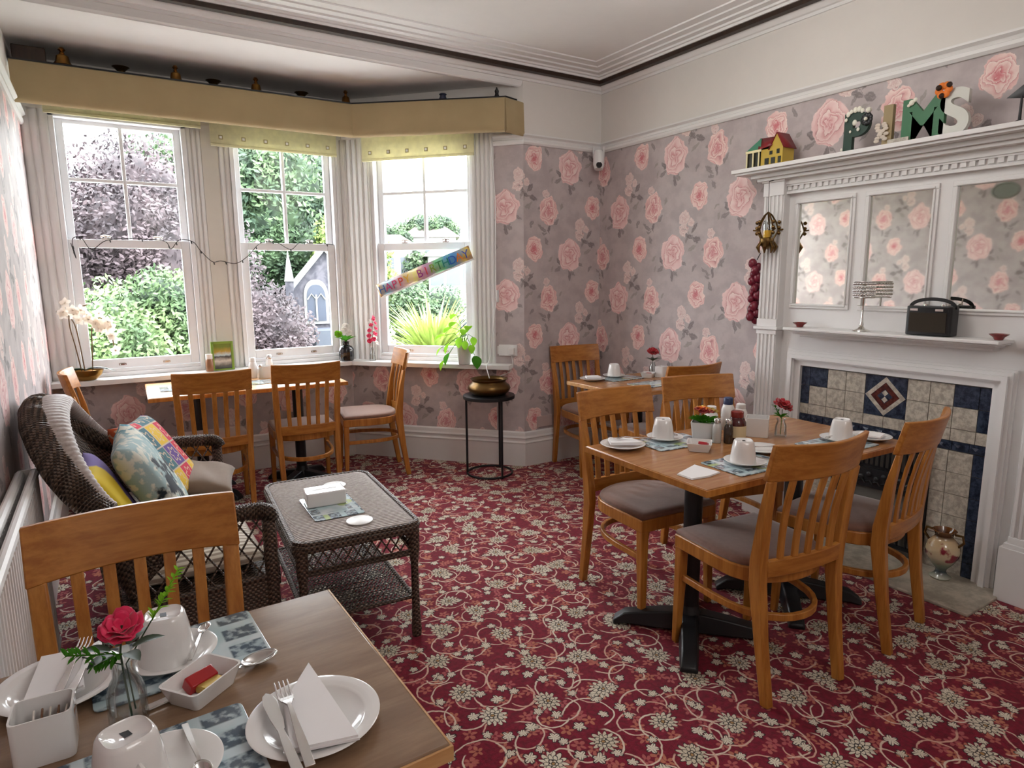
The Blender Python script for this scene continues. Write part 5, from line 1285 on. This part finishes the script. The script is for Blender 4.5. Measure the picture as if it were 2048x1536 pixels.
# --- nearest table
placemat(.062, 1.268, radians(3), T0, 'printed glass placemat under the cup at the back of the nearest table')
placemat(-.005, .955, radians(3), T0, 'printed glass placemat at the front edge of the nearest table, cut by picture')
M0 = T0 + .0032
saucer((.048, 1.262, M0), 'white saucer under the rear cup on the nearest table', 'saucers under the upturned cups'); cup((.040, 1.262, M0 + .0055), radians(82), 'upturned white cup behind the pink flower on the nearest table')
saucer((.012, .945, M0), 'white saucer under the front cup on the nearest table', 'saucers under the upturned cups'); cup((-.028, .936, M0 + .0055), radians(-72), 'upturned white cup closest to us at the lower edge, stamped base')
spoon((.095, 1.262, M0 + .020), (0, radians(-8), radians(-20)), 'teaspoon on the saucer of the rear cup, nearest table', .62)
spoon((.052, .942, M0 + .018), (0, radians(-6), radians(185)), 'teaspoon on the saucer of the front cup, nearest table', .70)
plate((.221, .942, T0), .101, 'white ridged plate with folded napkin at the right of the nearest table', 'white side plates')
plate((-.122, 1.268, T0), .096, 'white plate under forks and napkin at the left of nearest table', 'white side plates')
napkin([(-.040, -.095), (.055, -.115), (.030, .115), (-.03, .02)], (.212, .962, T0 + .0205), radians(-3), 'white paper napkin folded on the right plate of the nearest table', .008)
knife((.165, .920, T0 + .024), (radians(1), 0, radians(1)), 'table knife lying on the right plate of the nearest table', 1.02)
fork((.186, .922, T0 + .031), (radians(1), 0, radians(-2)), 'fork lying on the napkin of the right plate, nearest table', 1.08)
napkin([(-.055, -.085), (.035, -.06), (.04, .075), (-.02, .09)], (-.126, 1.268, T0 + .0205), radians(5), 'grey white napkin on the left plate of the nearest table', .008)
fork((-.105, 1.275, T0 + .030), (0, 0, radians(-12)), 'fork lying on the left plate of the nearest table', 1.0)
knife((-.088, 1.262, T0 + .026), (0, 0, radians(-14)), 'knife half hidden beside the fork on the left plate', .95)
spoon((.115, 1.150, T0 + .002), (0, 0, radians(-78)), 'large dessert spoon lying beside the butter dish on the nearest table', 1.1)
square_dish((.082, 1.128, T0), radians(38), .108, .082, .034, 'square white dish with butter packs on the nearest table')
packet((.078, 1.140, T0 + .0085), (radians(28), 0, radians(28)), (.050, .024, .024), 'red_foil', 'red butter portion in the square dish on the nearest table')
packet((.094, 1.118, T0 + .0085), (radians(0), 0, radians(34)), (.040, .026, .014), 'gold_foil', 'gold butter portion in the square dish on the nearest table')
square_dish((-.132, 1.100, T0), radians(-2), .078, .066, .074, 'tall square white sachet box at the left of the nearest table', 'sachet_box', 'box', .97)
for k in range(6): packet((-.150 + .010 * k, 1.108 - .003 * k, T0 + .0135), (radians(8), radians(6 * (k - 2)), radians(90)), (.040, .003, .046), 'paper_brown' if k % 2 else 'paper_white', ('brown' if k % 2 else 'white') + ' paper sachet standing in the tall white box on the nearest table', 'sugar_sachet', 'sachet', 'sachets in the box on the nearest table')
# flower vase with pink peony
t = empty('flower_vase', (-.026, 1.108, T0), 0, 'small clear milk bottle vase with a pink peony on the nearest table', 'vase')
m = MB(); m.lathe([(.0255, 0), (.028, .005), (.028, .052), (.022, .072), (.0165, .082), (.0165, .100), (.0195, .103), (.0195, .110), (.0165, .110), (.0145, .100), (.0145, .083), (.020, .070), (.0255, .050), (.0255, .008), (0, .006)], n=32, cap=False); m.build('glass_bottle', MATS['clear_glass'], t, ang=60)
m = MB(); m.tube([(.004, 0, .008), (0, .003, .07), (-.002, 0, .12), (.004, .0, .165)], .0016, 6); m.tube([(.01, 0, .02), (.004, 0, .10), (.06, .03, .17)], .0012, 5); m.tube([(.0, 0, .10), (-.05, -.01, .135)], .0012, 5); m.build('stem', MATS['leaf_dark'], t)
petal_flower('peony_bloom', t, (.004, -.002, .158), .030, MATS['petal_pink'], ((7, 1.0, .35), (6, .9, .75), (5, .7, 1.15), (4, .4, 1.3)), (radians(25), 0), 4)
m = MB(); sprig(m, (.045, .022, .15), (.8, .35, 1.2), .085, 34, .018, .006, 3); m.build('fern_sprig', MATS['leaf_lime'], t, ang=180)
m = MB(); sprig(m, (0, 0, .118), (-1, -.1, .35), .075, 30, .022, .006, 5); sprig(m, (0, 0, .118), (-.6, -.5, .15), .05, 20, .02, .006, 6)
m.build('grass_sprig', MATS['leaf_green'], t, ang=180)
m = MB()
for a in (0, .9, 1.9, 2.8, 3.9, 5.1): leaf(m, (.015 * cos(a), .015 * sin(a), .125), (cos(a), sin(a), .35), .045, .022, .25)
m.build('broad_leaves', MATS['leaf_dark'], t, ang=180)
# --- long table before the fireplace
R2 = radians(-2.2); M1 = T0 + .0032
placemat(1.985, 1.885, R2 - .05, T0, 'printed glass placemat at far left corner of the fireplace table'); placemat(1.975, 1.495, R2 - .02, T0, 'printed glass placemat at the near left of the fireplace table'); placemat(2.515, 1.475, R2, T0, 'printed glass placemat at the near right of the fireplace table')
plate((1.755, 1.935, T0), .092, 'white plate with napkin at the far left corner of the fireplace table', 'white side plates')
napkin([(-.06, -.03), (.07, -.04), (.05, .035), (-.05, .05)], (1.755, 1.935, T0 + .019), radians(-25), 'crumpled napkin on the far left plate of the fireplace table', .012)
fork((1.80, 1.925, T0 + .034), (0, 0, radians(60)), 'fork on the napkin at the far left of the fireplace table')
saucer((1.985, 1.925, M1), 'saucer under the cup at the far left of the fireplace table', 'saucers under the upturned cups'); cup((1.975, 1.928, M1 + .0055), radians(50), 'upturned white cup at the far left of the fireplace table')
saucer((1.965, 1.498, M1), 'saucer under the cup at the near left of the fireplace table', 'saucers under the upturned cups'); cup((1.955, 1.50, M1 + .0055), radians(48), 'upturned white cup at the near left of the fireplace table, nearest the crossed chairs')
spoon((2.01, 1.49, M1 + .019), (0, radians(-5), radians(10)), 'teaspoon on the saucer at the near left of the fireplace table', .6)
spoon((2.03, 1.925, M1 + .019), (0, radians(-5), radians(150)), 'teaspoon on the saucer at the far left of the fireplace table', .6)
napkin([(-.085, -.01), (-.06, .055), (.085, .05), (.05, -.06), (-.02, -.045)], (1.735, 1.515, T0), radians(20), 'flat white napkin on the bare near left corner of the fireplace table', .006)
plate((2.170, 1.575, T0), .078, 'small white plate partly behind the chair rail, middle of the fireplace table', 'white side plates')
spoon((2.155, 1.575, T0 + .018), (0, 0, radians(70)), 'spoon on the small middle plate of the fireplace table', .9)
saucer((2.575, 1.500, M1), 'saucer under the cup at the right end of the fireplace table', 'saucers under the upturned cups'); cup((2.585, 1.500, M1 + .0055), radians(20), 'upturned white cup at the right end of the fireplace table')
spoon((2.53, 1.51, M1 + .019), (0, 0, radians(100)), 'dark teaspoon on the saucer at the right end of the fireplace table', .55)
plate((2.715, 1.445, T0), .082, 'white plate at the far right end of the fireplace table', 'white side plates')
napkin([(-.04, -.05), (.05, -.04), (.03, .05), (-.04, .04)], (2.715, 1.445, T0 + .019), radians(10), 'small napkin on the right end plate of the fireplace table')
square_dish((1.985, 1.735, T0), radians(40), .098, .098, .034, 'square white butter dish at the centre left of the fireplace table')
for k, (dx, dy, mt) in enumerate(((-.015, .01, 'red_foil'), (.018, -.002, 'gold_foil'), (.0, -.02, 'petal_red'))): packet((1.985 + dx, 1.735 + dy, T0 + .008 + .008 * k), (radians(10 * k), 0, radians(30 + 40 * k)), (.036, .026, .012), mt, ('red', 'gold', 'crimson')[k] + ' wrapped butter portion in the dish on the fireplace table')
t = empty('planted_pot', (2.150, 1.860, T0), radians(35), 'square white pot planted with orange and red flowers, fireplace table', 'plant')
m = MB(); m.loft([[(x * g, y * g, z) for x, y in rrect(.050, .050, .008, 3)] for z, g in ((0, .82), (.075, 1), (.075, .92), (.06, .9), (.06, 0))]); m.build('pot', MATS['white_china'], t, ang=50)
rn = random.Random(8)
for k in range(9):
    a = k * 2.4; petal_flower('blossom', t, (.034 * cos(a) * (k % 3 + 1) / 3, .034 * sin(a) * (k % 3 + 1) / 3, .115 + .012 * rn.random()), .026, MATS[('petal_orange', 'petal_red', 'gold_foil')[k % 3]], ((6, 1, .3), (5, .6, .8)), (0, 0), k)
m = MB()
for k in range(26): a = k * 2.4; leaf(m, (.02 * cos(a), .02 * sin(a), .07), (cos(a), sin(a), .5 + .6 * rn.random()), .05, .02, .3, n=4)
m.build('leaves', MATS['leaf_green'], t, ang=180)
def jar(name, loc, r, h, mb_, ml_, lab, cat='jar', group=None):
    t = empty(name, loc, 0, lab, cat, group)
    m = MB(); m.lathe([(r * .9, 0), (r, .004), (r, h * .62), (r * .72, h * .78), (r * .62, h * .80)], n=24); m.build('jar_body', MATS[mb_], t, ang=50)
    m = MB(); m.lathe([(r * .70, h * .79), (r * .72, h * .81), (r * .70, h * .97), (r * .55, h), (0, h)], n=24); m.build('lid', MATS[ml_], t, ang=50)
    return t
mat('pepper_glass', lin(60, 48, 40), .15, coat=.5); mat('salt_glass', lin(190, 190, 186), .15, coat=.5); mat('jam_glass', lin(70, 18, 20), .12, coat=.6); mat('label_paper', lin(216, 200, 160), .6); mat('blue_lid', lin(44, 56, 92), .4)
jar('salt_mill', (2.135, 1.775, T0), .019, .105, 'salt_glass', 'steel', 'clear salt mill with silver top on the fireplace table', 'mill'); jar('pepper_mill', (2.168, 1.742, T0), .019, .105, 'pepper_glass', 'steel', 'dark pepper mill with silver top on the fireplace table', 'mill')
tj = jar('jam_jar', (2.232, 1.752, T0), .038, .130, 'jam_glass', 'red_glaze', 'dark red jam jar with cream label and red lid on the fireplace table')
m = MB(); m.lathe([(.0388, .018), (.0388, .068)], n=24, cap=False); m.build('label', MATS['label_paper'], tj)
jar('sauce_bottle', (2.36, 1.905, T0), .030, .150, 'white_plastic', 'blue_lid', 'white condiment jar with dark blue lid behind the jam jar'); jar('cream_jar', (2.285, 1.935, T0), .030, .115, 'white_china', 'white_china', 'white lidded china jar behind the planted pot')
jar('white_beaker', (2.475, 1.925, T0), .030, .105, 'white_china', 'white_plastic', 'tall white china beaker at the back of the fireplace table', 'beaker')
square_dish((2.385, 1.765, T0), radians(35), .096, .096, .082, 'square white china box in the middle of the fireplace table', 'sachet_box', 'box', .98)
t = empty('flower_vase', (2.445, 1.690, T0), 0, 'small glass vase with a red carnation on the fireplace table', 'vase')
m = MB(); m.lathe([(.022, 0), (.026, .006), (.024, .05), (.016, .068), (.020, .080), (.017, .080), (.013, .068), (.021, .05), (.022, .008), (0, .006)], n=24, cap=False); m.build('glass', MATS['clear_glass'], t, ang=60)
petal_flower('carnation_bloom', t, (.006, 0, .132), .043, MATS['petal_red'], ((8, 1, .2), (8, .85, .6), (7, .6, 1.1), (5, .4, 1.4)), (radians(20), .2), 9)
m = MB(); m.tube([(0, 0, .01), (.004, 0, .12)], .0015, 5); sprig(m, (0, 0, .08), (-.5, .3, 1), .07, 20, .02, .007, 3)
for a in (0, 1.5, 3, 4.5): leaf(m, (0, 0, .085), (cos(a), sin(a), .6), .045, .02, .3)
m.build('leaves', MATS['leaf_green'], t, ang=180)
# --- small corner table
M2 = M1
placemat(2.985, 3.335, 0, T0, 'printed glass placemat with a cup on the small corner table'); placemat(2.99, 3.02, 0, T0, 'printed glass placemat at the near side of the small corner table')
plate((2.765, 3.365, T0), .088, 'white plate with napkin on the small corner table', 'white side plates')
napkin([(-.05, -.03), (.05, -.04), (.05, .03), (-.04, .04)], (2.765, 3.365, T0 + .018), radians(-20), 'crumpled napkin on the plate of the small corner table', .014)
saucer((2.975, 3.385, M2), 'saucer under the cup on the small corner table', 'saucers under the upturned cups'); cup((2.975, 3.385, M2 + .0055), 1.0, 'upturned white cup on the small corner table')
square_dish((3.175, 3.255, T0), radians(30), .092, .092, .034, 'square white butter dish on the small corner table')
packet((3.175, 3.255, T0 + .008), (0, 0, .5), (.05, .034, .022), 'red_foil', 'red butter portion in the dish on the small corner table')
square_dish((3.262, 3.215, T0), radians(10), .07, .07, .075, 'square white china box by the wall on the small corner table', 'sachet_box', 'box', .98)
t = empty('flower_vase', (3.275, 3.315, T0), 0, 'small glass vase with a red rose on the small corner table', 'vase')
m = MB(); m.lathe([(.022, 0), (.026, .006), (.024, .06), (.016, .08), (.018, .095), (.015, .095), (.013, .08), (.021, .06), (.022, .008), (0, .006)], n=20, cap=False); m.build('glass', MATS['clear_glass'], t)
petal_flower('rose_bloom', t, (-.01, -.01, .165), .040, MATS['petal_red'], ((8, 1, .2), (7, .8, .7), (5, .5, 1.2)), (radians(20), -.2), 19)
m = MB(); m.tube([(0, 0, .01), (-.006, 0, .16)], .0018, 5)
for a in range(9): leaf(m, (0, 0, .10), (cos(a * .9), sin(a * .9), .7), .06, .024, .3)
m.build('leaves', MATS['leaf_dark'], t, ang=180)
# --- window table
TW_ = T0
placemat(.40, 4.66, radians(-2), TW_, 'printed glass placemat at the left end of the window table'); placemat(1.14, 4.53, radians(-3), TW_, 'printed glass placemat at the right end of the window table'); placemat(.80, 4.62, radians(-2), TW_, 'printed glass placemat in the middle of the window table')
square_dish((.955, 4.815, TW_), radians(-3), .085, .060, .085, 'square white box on the back of the window table', 'menu_box', 'box', .98)
jar('white_beaker', (.868, 4.865, TW_), .030, .145, 'white_china', 'white_china', 'tall white china beaker at the back of the window table', 'beaker'); jar('white_beaker', (.995, 4.93, TW_), .026, .150, 'white_china', 'steel', 'slim white shaker beside the box on the window table', 'shaker')
jar('salt_mill', (.905, 4.80, TW_), .018, .10, 'salt_glass', 'steel', 'small glass salt pot in front of the box on the window table', 'mill')
# --- coffee table
ZC_ = .4965
def on_ct(x, y): return (x, y, ZC_)
placemat(.742, 2.632, radians(88), ZC_, 'printed glass placemat on the woven top of the wicker coffee table', .30, .205)
t = empty('tissue_box', (.731, 2.685, ZC_ + .0032), radians(-5), 'plain white tissue box on the placemat of the wicker coffee table', 'box')
m = MB(); m.box(-.082, .082, -.052, .052, 0, .062); m.build('box_body', MATS['white_china'], t, bevel=.006, segs=3)
m = MB(); m.box(-.05, .05, -.008, .008, .0615, .0625); m.build('slot', MATS['napkin'], t)
for x, y, lab in ((.838, 2.90, 'round white coaster behind the tissue box on the wicker coffee table'), (.787, 2.402, 'round white coaster in front of the tissue box on the wicker coffee table')):
    m = MB(); m.lathe([(.050, 0), (.052, .001), (.052, .004), (.050, .005)], n=40); o = m.build('coaster', MATS['white_plastic']); o.location = (x, y, ZC_); tag(o, lab, 'coaster')
# ceiling lamp pendant whose lowest tip shows at the top edge
t = empty('ceiling_pendant', (2.01, 2.05, 2.93), 0, 'ceiling pendant whose dark lowest tip pokes into the top of the picture', 'lamp')
m = MB(); m.lathe([(.05, 0), (.05, -.012), (.006, -.02), (.005, -.30), (.012, -.31), (.014, -.33), (.008, -.345), (.0, -.352)], n=20); m.build('rod', MATS['old_brass'], t)
mat('opal_shade', lin(240, 230, 210), .5)
for k in range(3):
    a = 2 * pi * k / 3 + 2.2; m = MB(); m.tube([(0, 0, -.25), (.08 * cos(a), .08 * sin(a), -.27), (.16 * cos(a), .16 * sin(a), -.20)], .005, 8); m.build('lamp_arm', MATS['old_brass'], t)
    m = MB(); m.lathe([(.02, 0), (.035, .03), (.055, .08), (.053, .08), (.03, .03)], (.16 * cos(a), .16 * sin(a), -.20), 20, cap=False); m.build('lamp_shade', MATS['opal_shade'], t)
# ---------------------------------------------------------------- outside
def leaf_mat(name, a, b):
    a, b = tuple(q * .52 for q in a), tuple(q * .60 for q in b)
    def f():
        n = Nd.nt.nodes.new('ShaderNodeTexNoise'); inp(n, 'Vector', coords()); n.inputs['Scale'].default_value = 1.4; n.inputs['Detail'].default_value = 6
        k = Nd(n.outputs[0]); return {'Base Color': mixc(sstep(k, .35, .65), a, b)}
    return mat(name, a, .6, fn=f, spec=.3)
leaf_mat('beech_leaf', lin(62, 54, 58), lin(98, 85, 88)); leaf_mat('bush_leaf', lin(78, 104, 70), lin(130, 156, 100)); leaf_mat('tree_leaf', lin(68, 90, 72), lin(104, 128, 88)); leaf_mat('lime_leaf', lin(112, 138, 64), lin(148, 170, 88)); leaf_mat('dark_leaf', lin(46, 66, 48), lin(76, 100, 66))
def tree(name, c, R, n, s, mt, lab, trunk_z=-4, sq=(1, 1, .9), seed=0, blobs=14, trunk=True, cat='tree'):
    rn = random.Random(seed); t = empty(name, (c[0], c[1], trunk_z), 0, lab, cat)
    m = MB(); vs = []; fs = []; B = []
    zc = c[2] - trunk_z
    for k in range(blobs):
        while True:
            p = Vector((rn.uniform(-1, 1), rn.uniform(-1, 1), rn.uniform(-1, 1)))
            if p.length < 1: break
        B.append((Vector((p.x * R * sq[0] * .72, p.y * R * sq[1] * .72, zc + p.z * R * sq[2] * .72)), R * rn.uniform(.28, .46)))
    for k in range(n):
        b, r = B[rn.randrange(len(B))]
        d = Vector((rn.gauss(0, 1), rn.gauss(0, 1), rn.gauss(0, 1))).normalized()
        if d.y > .5: d.y = -d.y
        p = b + d * r * rn.uniform(.75, 1.08)
        a = Vector((rn.gauss(0, 1), rn.gauss(0, 1), rn.gauss(0, 1))).normalized(); e = a.orthogonal().normalized(); q = s * rn.uniform(.6, 1.3); i = len(vs)
        vs += [tuple(p - a * q), tuple(p + e * q * .55), tuple(p + a * q), tuple(p - e * q * .55)]; fs.append((i, i + 1, i + 2, i + 3))
    m.v = vs; m.f = fs; m.m = [0] * len(fs); o = m.build('foliage', MATS[mt], t, smooth=False)
    for b, r in B: pass
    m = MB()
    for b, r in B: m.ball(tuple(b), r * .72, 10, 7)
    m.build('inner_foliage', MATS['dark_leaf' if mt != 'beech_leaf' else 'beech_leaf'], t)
    if trunk: m = MB(); m.tube([(0, 0, 0), (.1, 0, zc * .6), (0, 0, zc)], [R * .09, R * .07, R * .04], 10); m.build('trunk', MATS['dark_wood'], t)
    return t
GZ = -4.0
m = MB(); m.box(-3.2, 6.5, 5.45, 7.4, -.2, .05); m.box(-3.2, 6.5, 5.45, 7.4, -4, -.2)  # pale slab added out of view to bounce daylight onto the ceiling
mat('bounce_pale', lin(206, 204, 200), .8); tag(m.build('bounce_slab', MATS['bounce_pale']), kind='structure')
m = MB(); m.grid(lambda u, v: (-60 + 160 * u, 5.6 + 110 * v, GZ + max(0, (v * 110 - 26)) * .085 + .25 * sin(u * 30) * v), 40, 40); mat('grass_ground', lin(96, 124, 62), .9, fn=lambda: mixc(sstep(noise(coords(), .5, 4), .4, .6), lin(54, 76, 42), lin(86, 104, 58))); tag(m.build('garden_ground', MATS['grass_ground']), 'grassy ground sloping up the hill outside the windows', 'ground', kind='structure')
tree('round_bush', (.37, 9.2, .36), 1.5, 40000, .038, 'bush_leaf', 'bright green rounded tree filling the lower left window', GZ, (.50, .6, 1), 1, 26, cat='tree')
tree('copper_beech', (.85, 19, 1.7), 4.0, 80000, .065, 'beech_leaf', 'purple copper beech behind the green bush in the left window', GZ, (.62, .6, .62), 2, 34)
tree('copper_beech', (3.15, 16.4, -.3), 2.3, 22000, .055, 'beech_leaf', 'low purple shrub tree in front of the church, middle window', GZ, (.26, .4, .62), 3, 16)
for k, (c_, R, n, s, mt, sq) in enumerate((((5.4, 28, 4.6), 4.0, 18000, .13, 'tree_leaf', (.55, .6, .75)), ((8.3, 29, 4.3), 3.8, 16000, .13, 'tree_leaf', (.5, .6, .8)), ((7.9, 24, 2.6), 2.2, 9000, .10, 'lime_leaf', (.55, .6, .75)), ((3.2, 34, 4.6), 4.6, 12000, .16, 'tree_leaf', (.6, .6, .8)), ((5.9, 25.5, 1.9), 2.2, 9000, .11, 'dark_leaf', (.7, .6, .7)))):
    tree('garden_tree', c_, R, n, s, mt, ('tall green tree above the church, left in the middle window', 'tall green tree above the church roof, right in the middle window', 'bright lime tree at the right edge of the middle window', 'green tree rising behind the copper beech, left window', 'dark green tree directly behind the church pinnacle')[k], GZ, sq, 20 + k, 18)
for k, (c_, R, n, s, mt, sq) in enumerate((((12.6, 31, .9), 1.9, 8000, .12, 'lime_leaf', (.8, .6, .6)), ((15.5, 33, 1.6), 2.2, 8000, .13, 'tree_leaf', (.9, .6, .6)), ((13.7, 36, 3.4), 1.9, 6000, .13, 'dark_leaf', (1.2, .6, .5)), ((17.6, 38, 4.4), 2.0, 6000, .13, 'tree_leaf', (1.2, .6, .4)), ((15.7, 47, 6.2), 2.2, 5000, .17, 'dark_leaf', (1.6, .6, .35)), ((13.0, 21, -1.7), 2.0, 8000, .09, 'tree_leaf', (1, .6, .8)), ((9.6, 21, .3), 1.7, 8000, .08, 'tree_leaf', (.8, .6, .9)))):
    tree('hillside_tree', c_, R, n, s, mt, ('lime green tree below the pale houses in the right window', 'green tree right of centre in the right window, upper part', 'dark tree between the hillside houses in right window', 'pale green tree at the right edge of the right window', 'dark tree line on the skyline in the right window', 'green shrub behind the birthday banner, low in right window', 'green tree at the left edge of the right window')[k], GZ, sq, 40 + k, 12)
# church
mat('church_stone', lin(120, 116, 120), .85, fn=marble(lin(50, 50, 58), lin(82, 80, 86), 4)); mat('dressed_stone', lin(116, 116, 116), .8); mat('slate', lin(66, 70, 80), .7); mat('leaded_glass', lin(60, 66, 78), .2)
t = empty('church', (5.85, 20, GZ), radians(-14), 'grey stone church with gothic window and pinnacles, in the middle window', 'church')
m = MB(); h0 = 5.15; ap = 6.3; hw = .95
m.add([(-hw, 0, 0), (hw, 0, 0), (hw, 0, h0), (0, 0, ap), (-hw, 0, h0), (-hw, 9, 0), (hw, 9, 0), (hw, 9, h0), (0, 9, ap), (-hw, 9, h0)], [(0, 1, 2, 3, 4), (5, 9, 8, 7, 6), (0, 4, 9, 5), (1, 6, 7, 2)]); m.build('nave_walls', MATS['church_stone'], t, smooth=False)
m = MB(); m.add([(-hw - .12, -.1, h0 - .1), (0, -.1, ap + .12), (0, 9, ap + .12), (-hw - .12, 9, h0 - .1), (hw + .12, -.1, h0 - .1), (hw + .12, 9, h0 - .1)], [(0, 1, 2, 3), (1, 4, 5, 2)]); m.build('slate_roof', MATS['slate'], t, solid=.1, smooth=False)
m = MB()
for s_ in (-1, 1): m.add([(0, -.16, ap + .26), (0, -.16, ap), (s_ * (hw + .15), -.16, h0 - .16), (s_ * (hw + .15), -.16, h0 + .1), (0, .1, ap + .26), (0, .1, ap), (s_ * (hw + .15), .1, h0 - .16), (s_ * (hw + .15), .1, h0 + .1)], [(0, 1, 2, 3), (4, 7, 6, 5), (0, 3, 7, 4), (1, 5, 6, 2), (2, 6, 7, 3)])
m.build('gable_coping', MATS['dressed_stone'], t, smooth=False)
def gothic(w_, z0, z1, d, n=8):
    h = z1 - w_ * 1.4; P = [(-w_, z0), (w_, z0), (w_, h)]
    for i in range(1, n): a = i / n; P.append((w_ * cos(a * pi / 2) ** .8, h + (z1 - h) * sin(a * pi / 2)))
    P += [(0, z1)]; P += [(-x, z) for x, z in reversed(P[3:-1])] + [(-w_, h)]; return P
gx = -.30
for nm, w_, y, mt in (('window_surround', .36, -.06, 'dressed_stone'), ('leaded_window', .27, -.09, 'leaded_glass')):
    P = gothic(w_, 4.2 if nm[0] == 'l' else 4.1, 5.3 if nm[0] == 'l' else 5.45, 0); m = MB(); n = len(P)
    m.add([(gx + x, y, z) for x, z in P] + [(gx + x, .05, z) for x, z in P], [tuple(range(n))] + [(i, (i + 1) % n, n + (i + 1) % n, n + i) for i in range(n)]); m.build(nm, MATS[mt], t, smooth=False)
m = MB(); m.box(gx - .025, gx + .025, -.14, -.08, 4.2, 5.0); m.tube([(gx - .26, -.12, 4.85), (gx - .14, -.12, 5.02), (gx, -.12, 4.85), (gx + .14, -.12, 5.02), (gx + .26, -.12, 4.85)], .025, 6); m.build('tracery', MATS['dressed_stone'], t)
for x in (-1.05, 1.05):
    m = MB(); m.box(x - .12, x + .12, -.25, .15, 0, 5.4); m.build('buttress', MATS['church_stone'], t, smooth=False)
    m = MB(); m.add([(x - .14, -.28, 5.4), (x + .14, -.28, 5.4), (x + .14, .12, 5.4), (x - .14, .12, 5.4), (x, -.08, 6.35)], [(0, 1, 4), (1, 2, 4), (2, 3, 4), (3, 0, 4), (0, 3, 2, 1)]); m.build('pinnacle', MATS['dressed_stone'], t, smooth=False)
m = MB(); m.box(-3.0, -1.1, .3, 6, 0, 4.6); m.add([(-3.1, .2, 4.6), (-1.0, .2, 5.3), (-1.0, 6, 5.3), (-3.1, 6, 4.6)], [(0, 1, 2, 3)]); m.build('side_aisle', MATS['church_stone'], t, smooth=False)
m = MB(); m.box(-.4, 1.2, -1.6, -.3, 0, 4.0); m.build('pale_porch', MATS['slate'], t, smooth=False)
# houses on the hill
mat('render_white', lin(150, 148, 146), .8); mat('roof_tile', lin(112, 104, 100), .7); mat('pane_dark', lin(70, 78, 86), .2)
def house(loc, rz, w_, d, h, rh, lab, nw=3):
    t = empty('house', loc, rz, lab, 'house', 'houses on the hill')
    m = MB(); m.box(-w_ / 2, w_ / 2, 0, d, 0, h); m.build('walls', MATS['render_white'], t, smooth=False)
    m = MB(); e = .25; m.add([(-w_ / 2 - e, -e, h), (w_ / 2 + e, -e, h), (w_ / 2 - .8, d / 2, h + rh), (-w_ / 2 + .8, d / 2, h + rh), (-w_ / 2 - e, d + e, h), (w_ / 2 + e, d + e, h)], [(0, 1, 2, 3), (4, 3, 2, 5), (0, 3, 4), (1, 5, 2), (0, 4, 5, 1)]); m.build('roof', MATS['roof_tile'], t, smooth=False)
    for i in range(nw):
        x = -w_ / 2 + w_ * (i + .5) / nw; m = MB(); m.box(x - .35, x + .35, -.04, .02, h - 1.5, h - .5); m.build('window', MATS['pane_dark'], t)
house((13.2, 33.5, 1.2), radians(-20), 3.2, 3, 1.9, .8, 'white house with brown roof, upper left in the right window')
house((15.9, 31, .6), radians(-20), 2.6, 3, 2.0, .75, 'white house with grey brown roof, centre right in the right window')
house((17.0, 36, 2.2), radians(-25), 3.0, 3, 1.7, .9, 'pale house farthest up the hill in the right window')
house((11.4, 22, -2.3), radians(-25), 1.5, 2, 2.7, .5, 'small white house just under the birthday banner', 4)
# spiky phormium outside the right window
t = empty('spiky_shrub', (4.02, 8.55, -.85), 0, 'spiky yellow green cordyline outside the lower right window', 'plant')
rn = random.Random(4); ml = MB(); mat('phormium', lin(150, 176, 74), .5, fn=lambda: mixc(noise(coords(), 3, 3), lin(98, 128, 52), lin(160, 170, 96)))
for k in range(420):
    a = rn.uniform(0, 2 * pi); el = rn.uniform(.15, 1.45); L_ = rn.uniform(.75, 1.15)
    leaf(ml, (.08 * cos(a), .08 * sin(a), rn.uniform(1.0, 1.2)), (cos(a) * cos(el), sin(a) * cos(el), sin(el)), L_ * .85, .045, .35 * cos(el) + .1, n=6)
ml.build('sword_leaves', MATS['phormium'], t, ang=180)
m = MB(); m.tube([(0, 0, -3.1), (0, 0, 1.1)], .08, 10); m.build('trunk', MATS['stem_brown'], t)
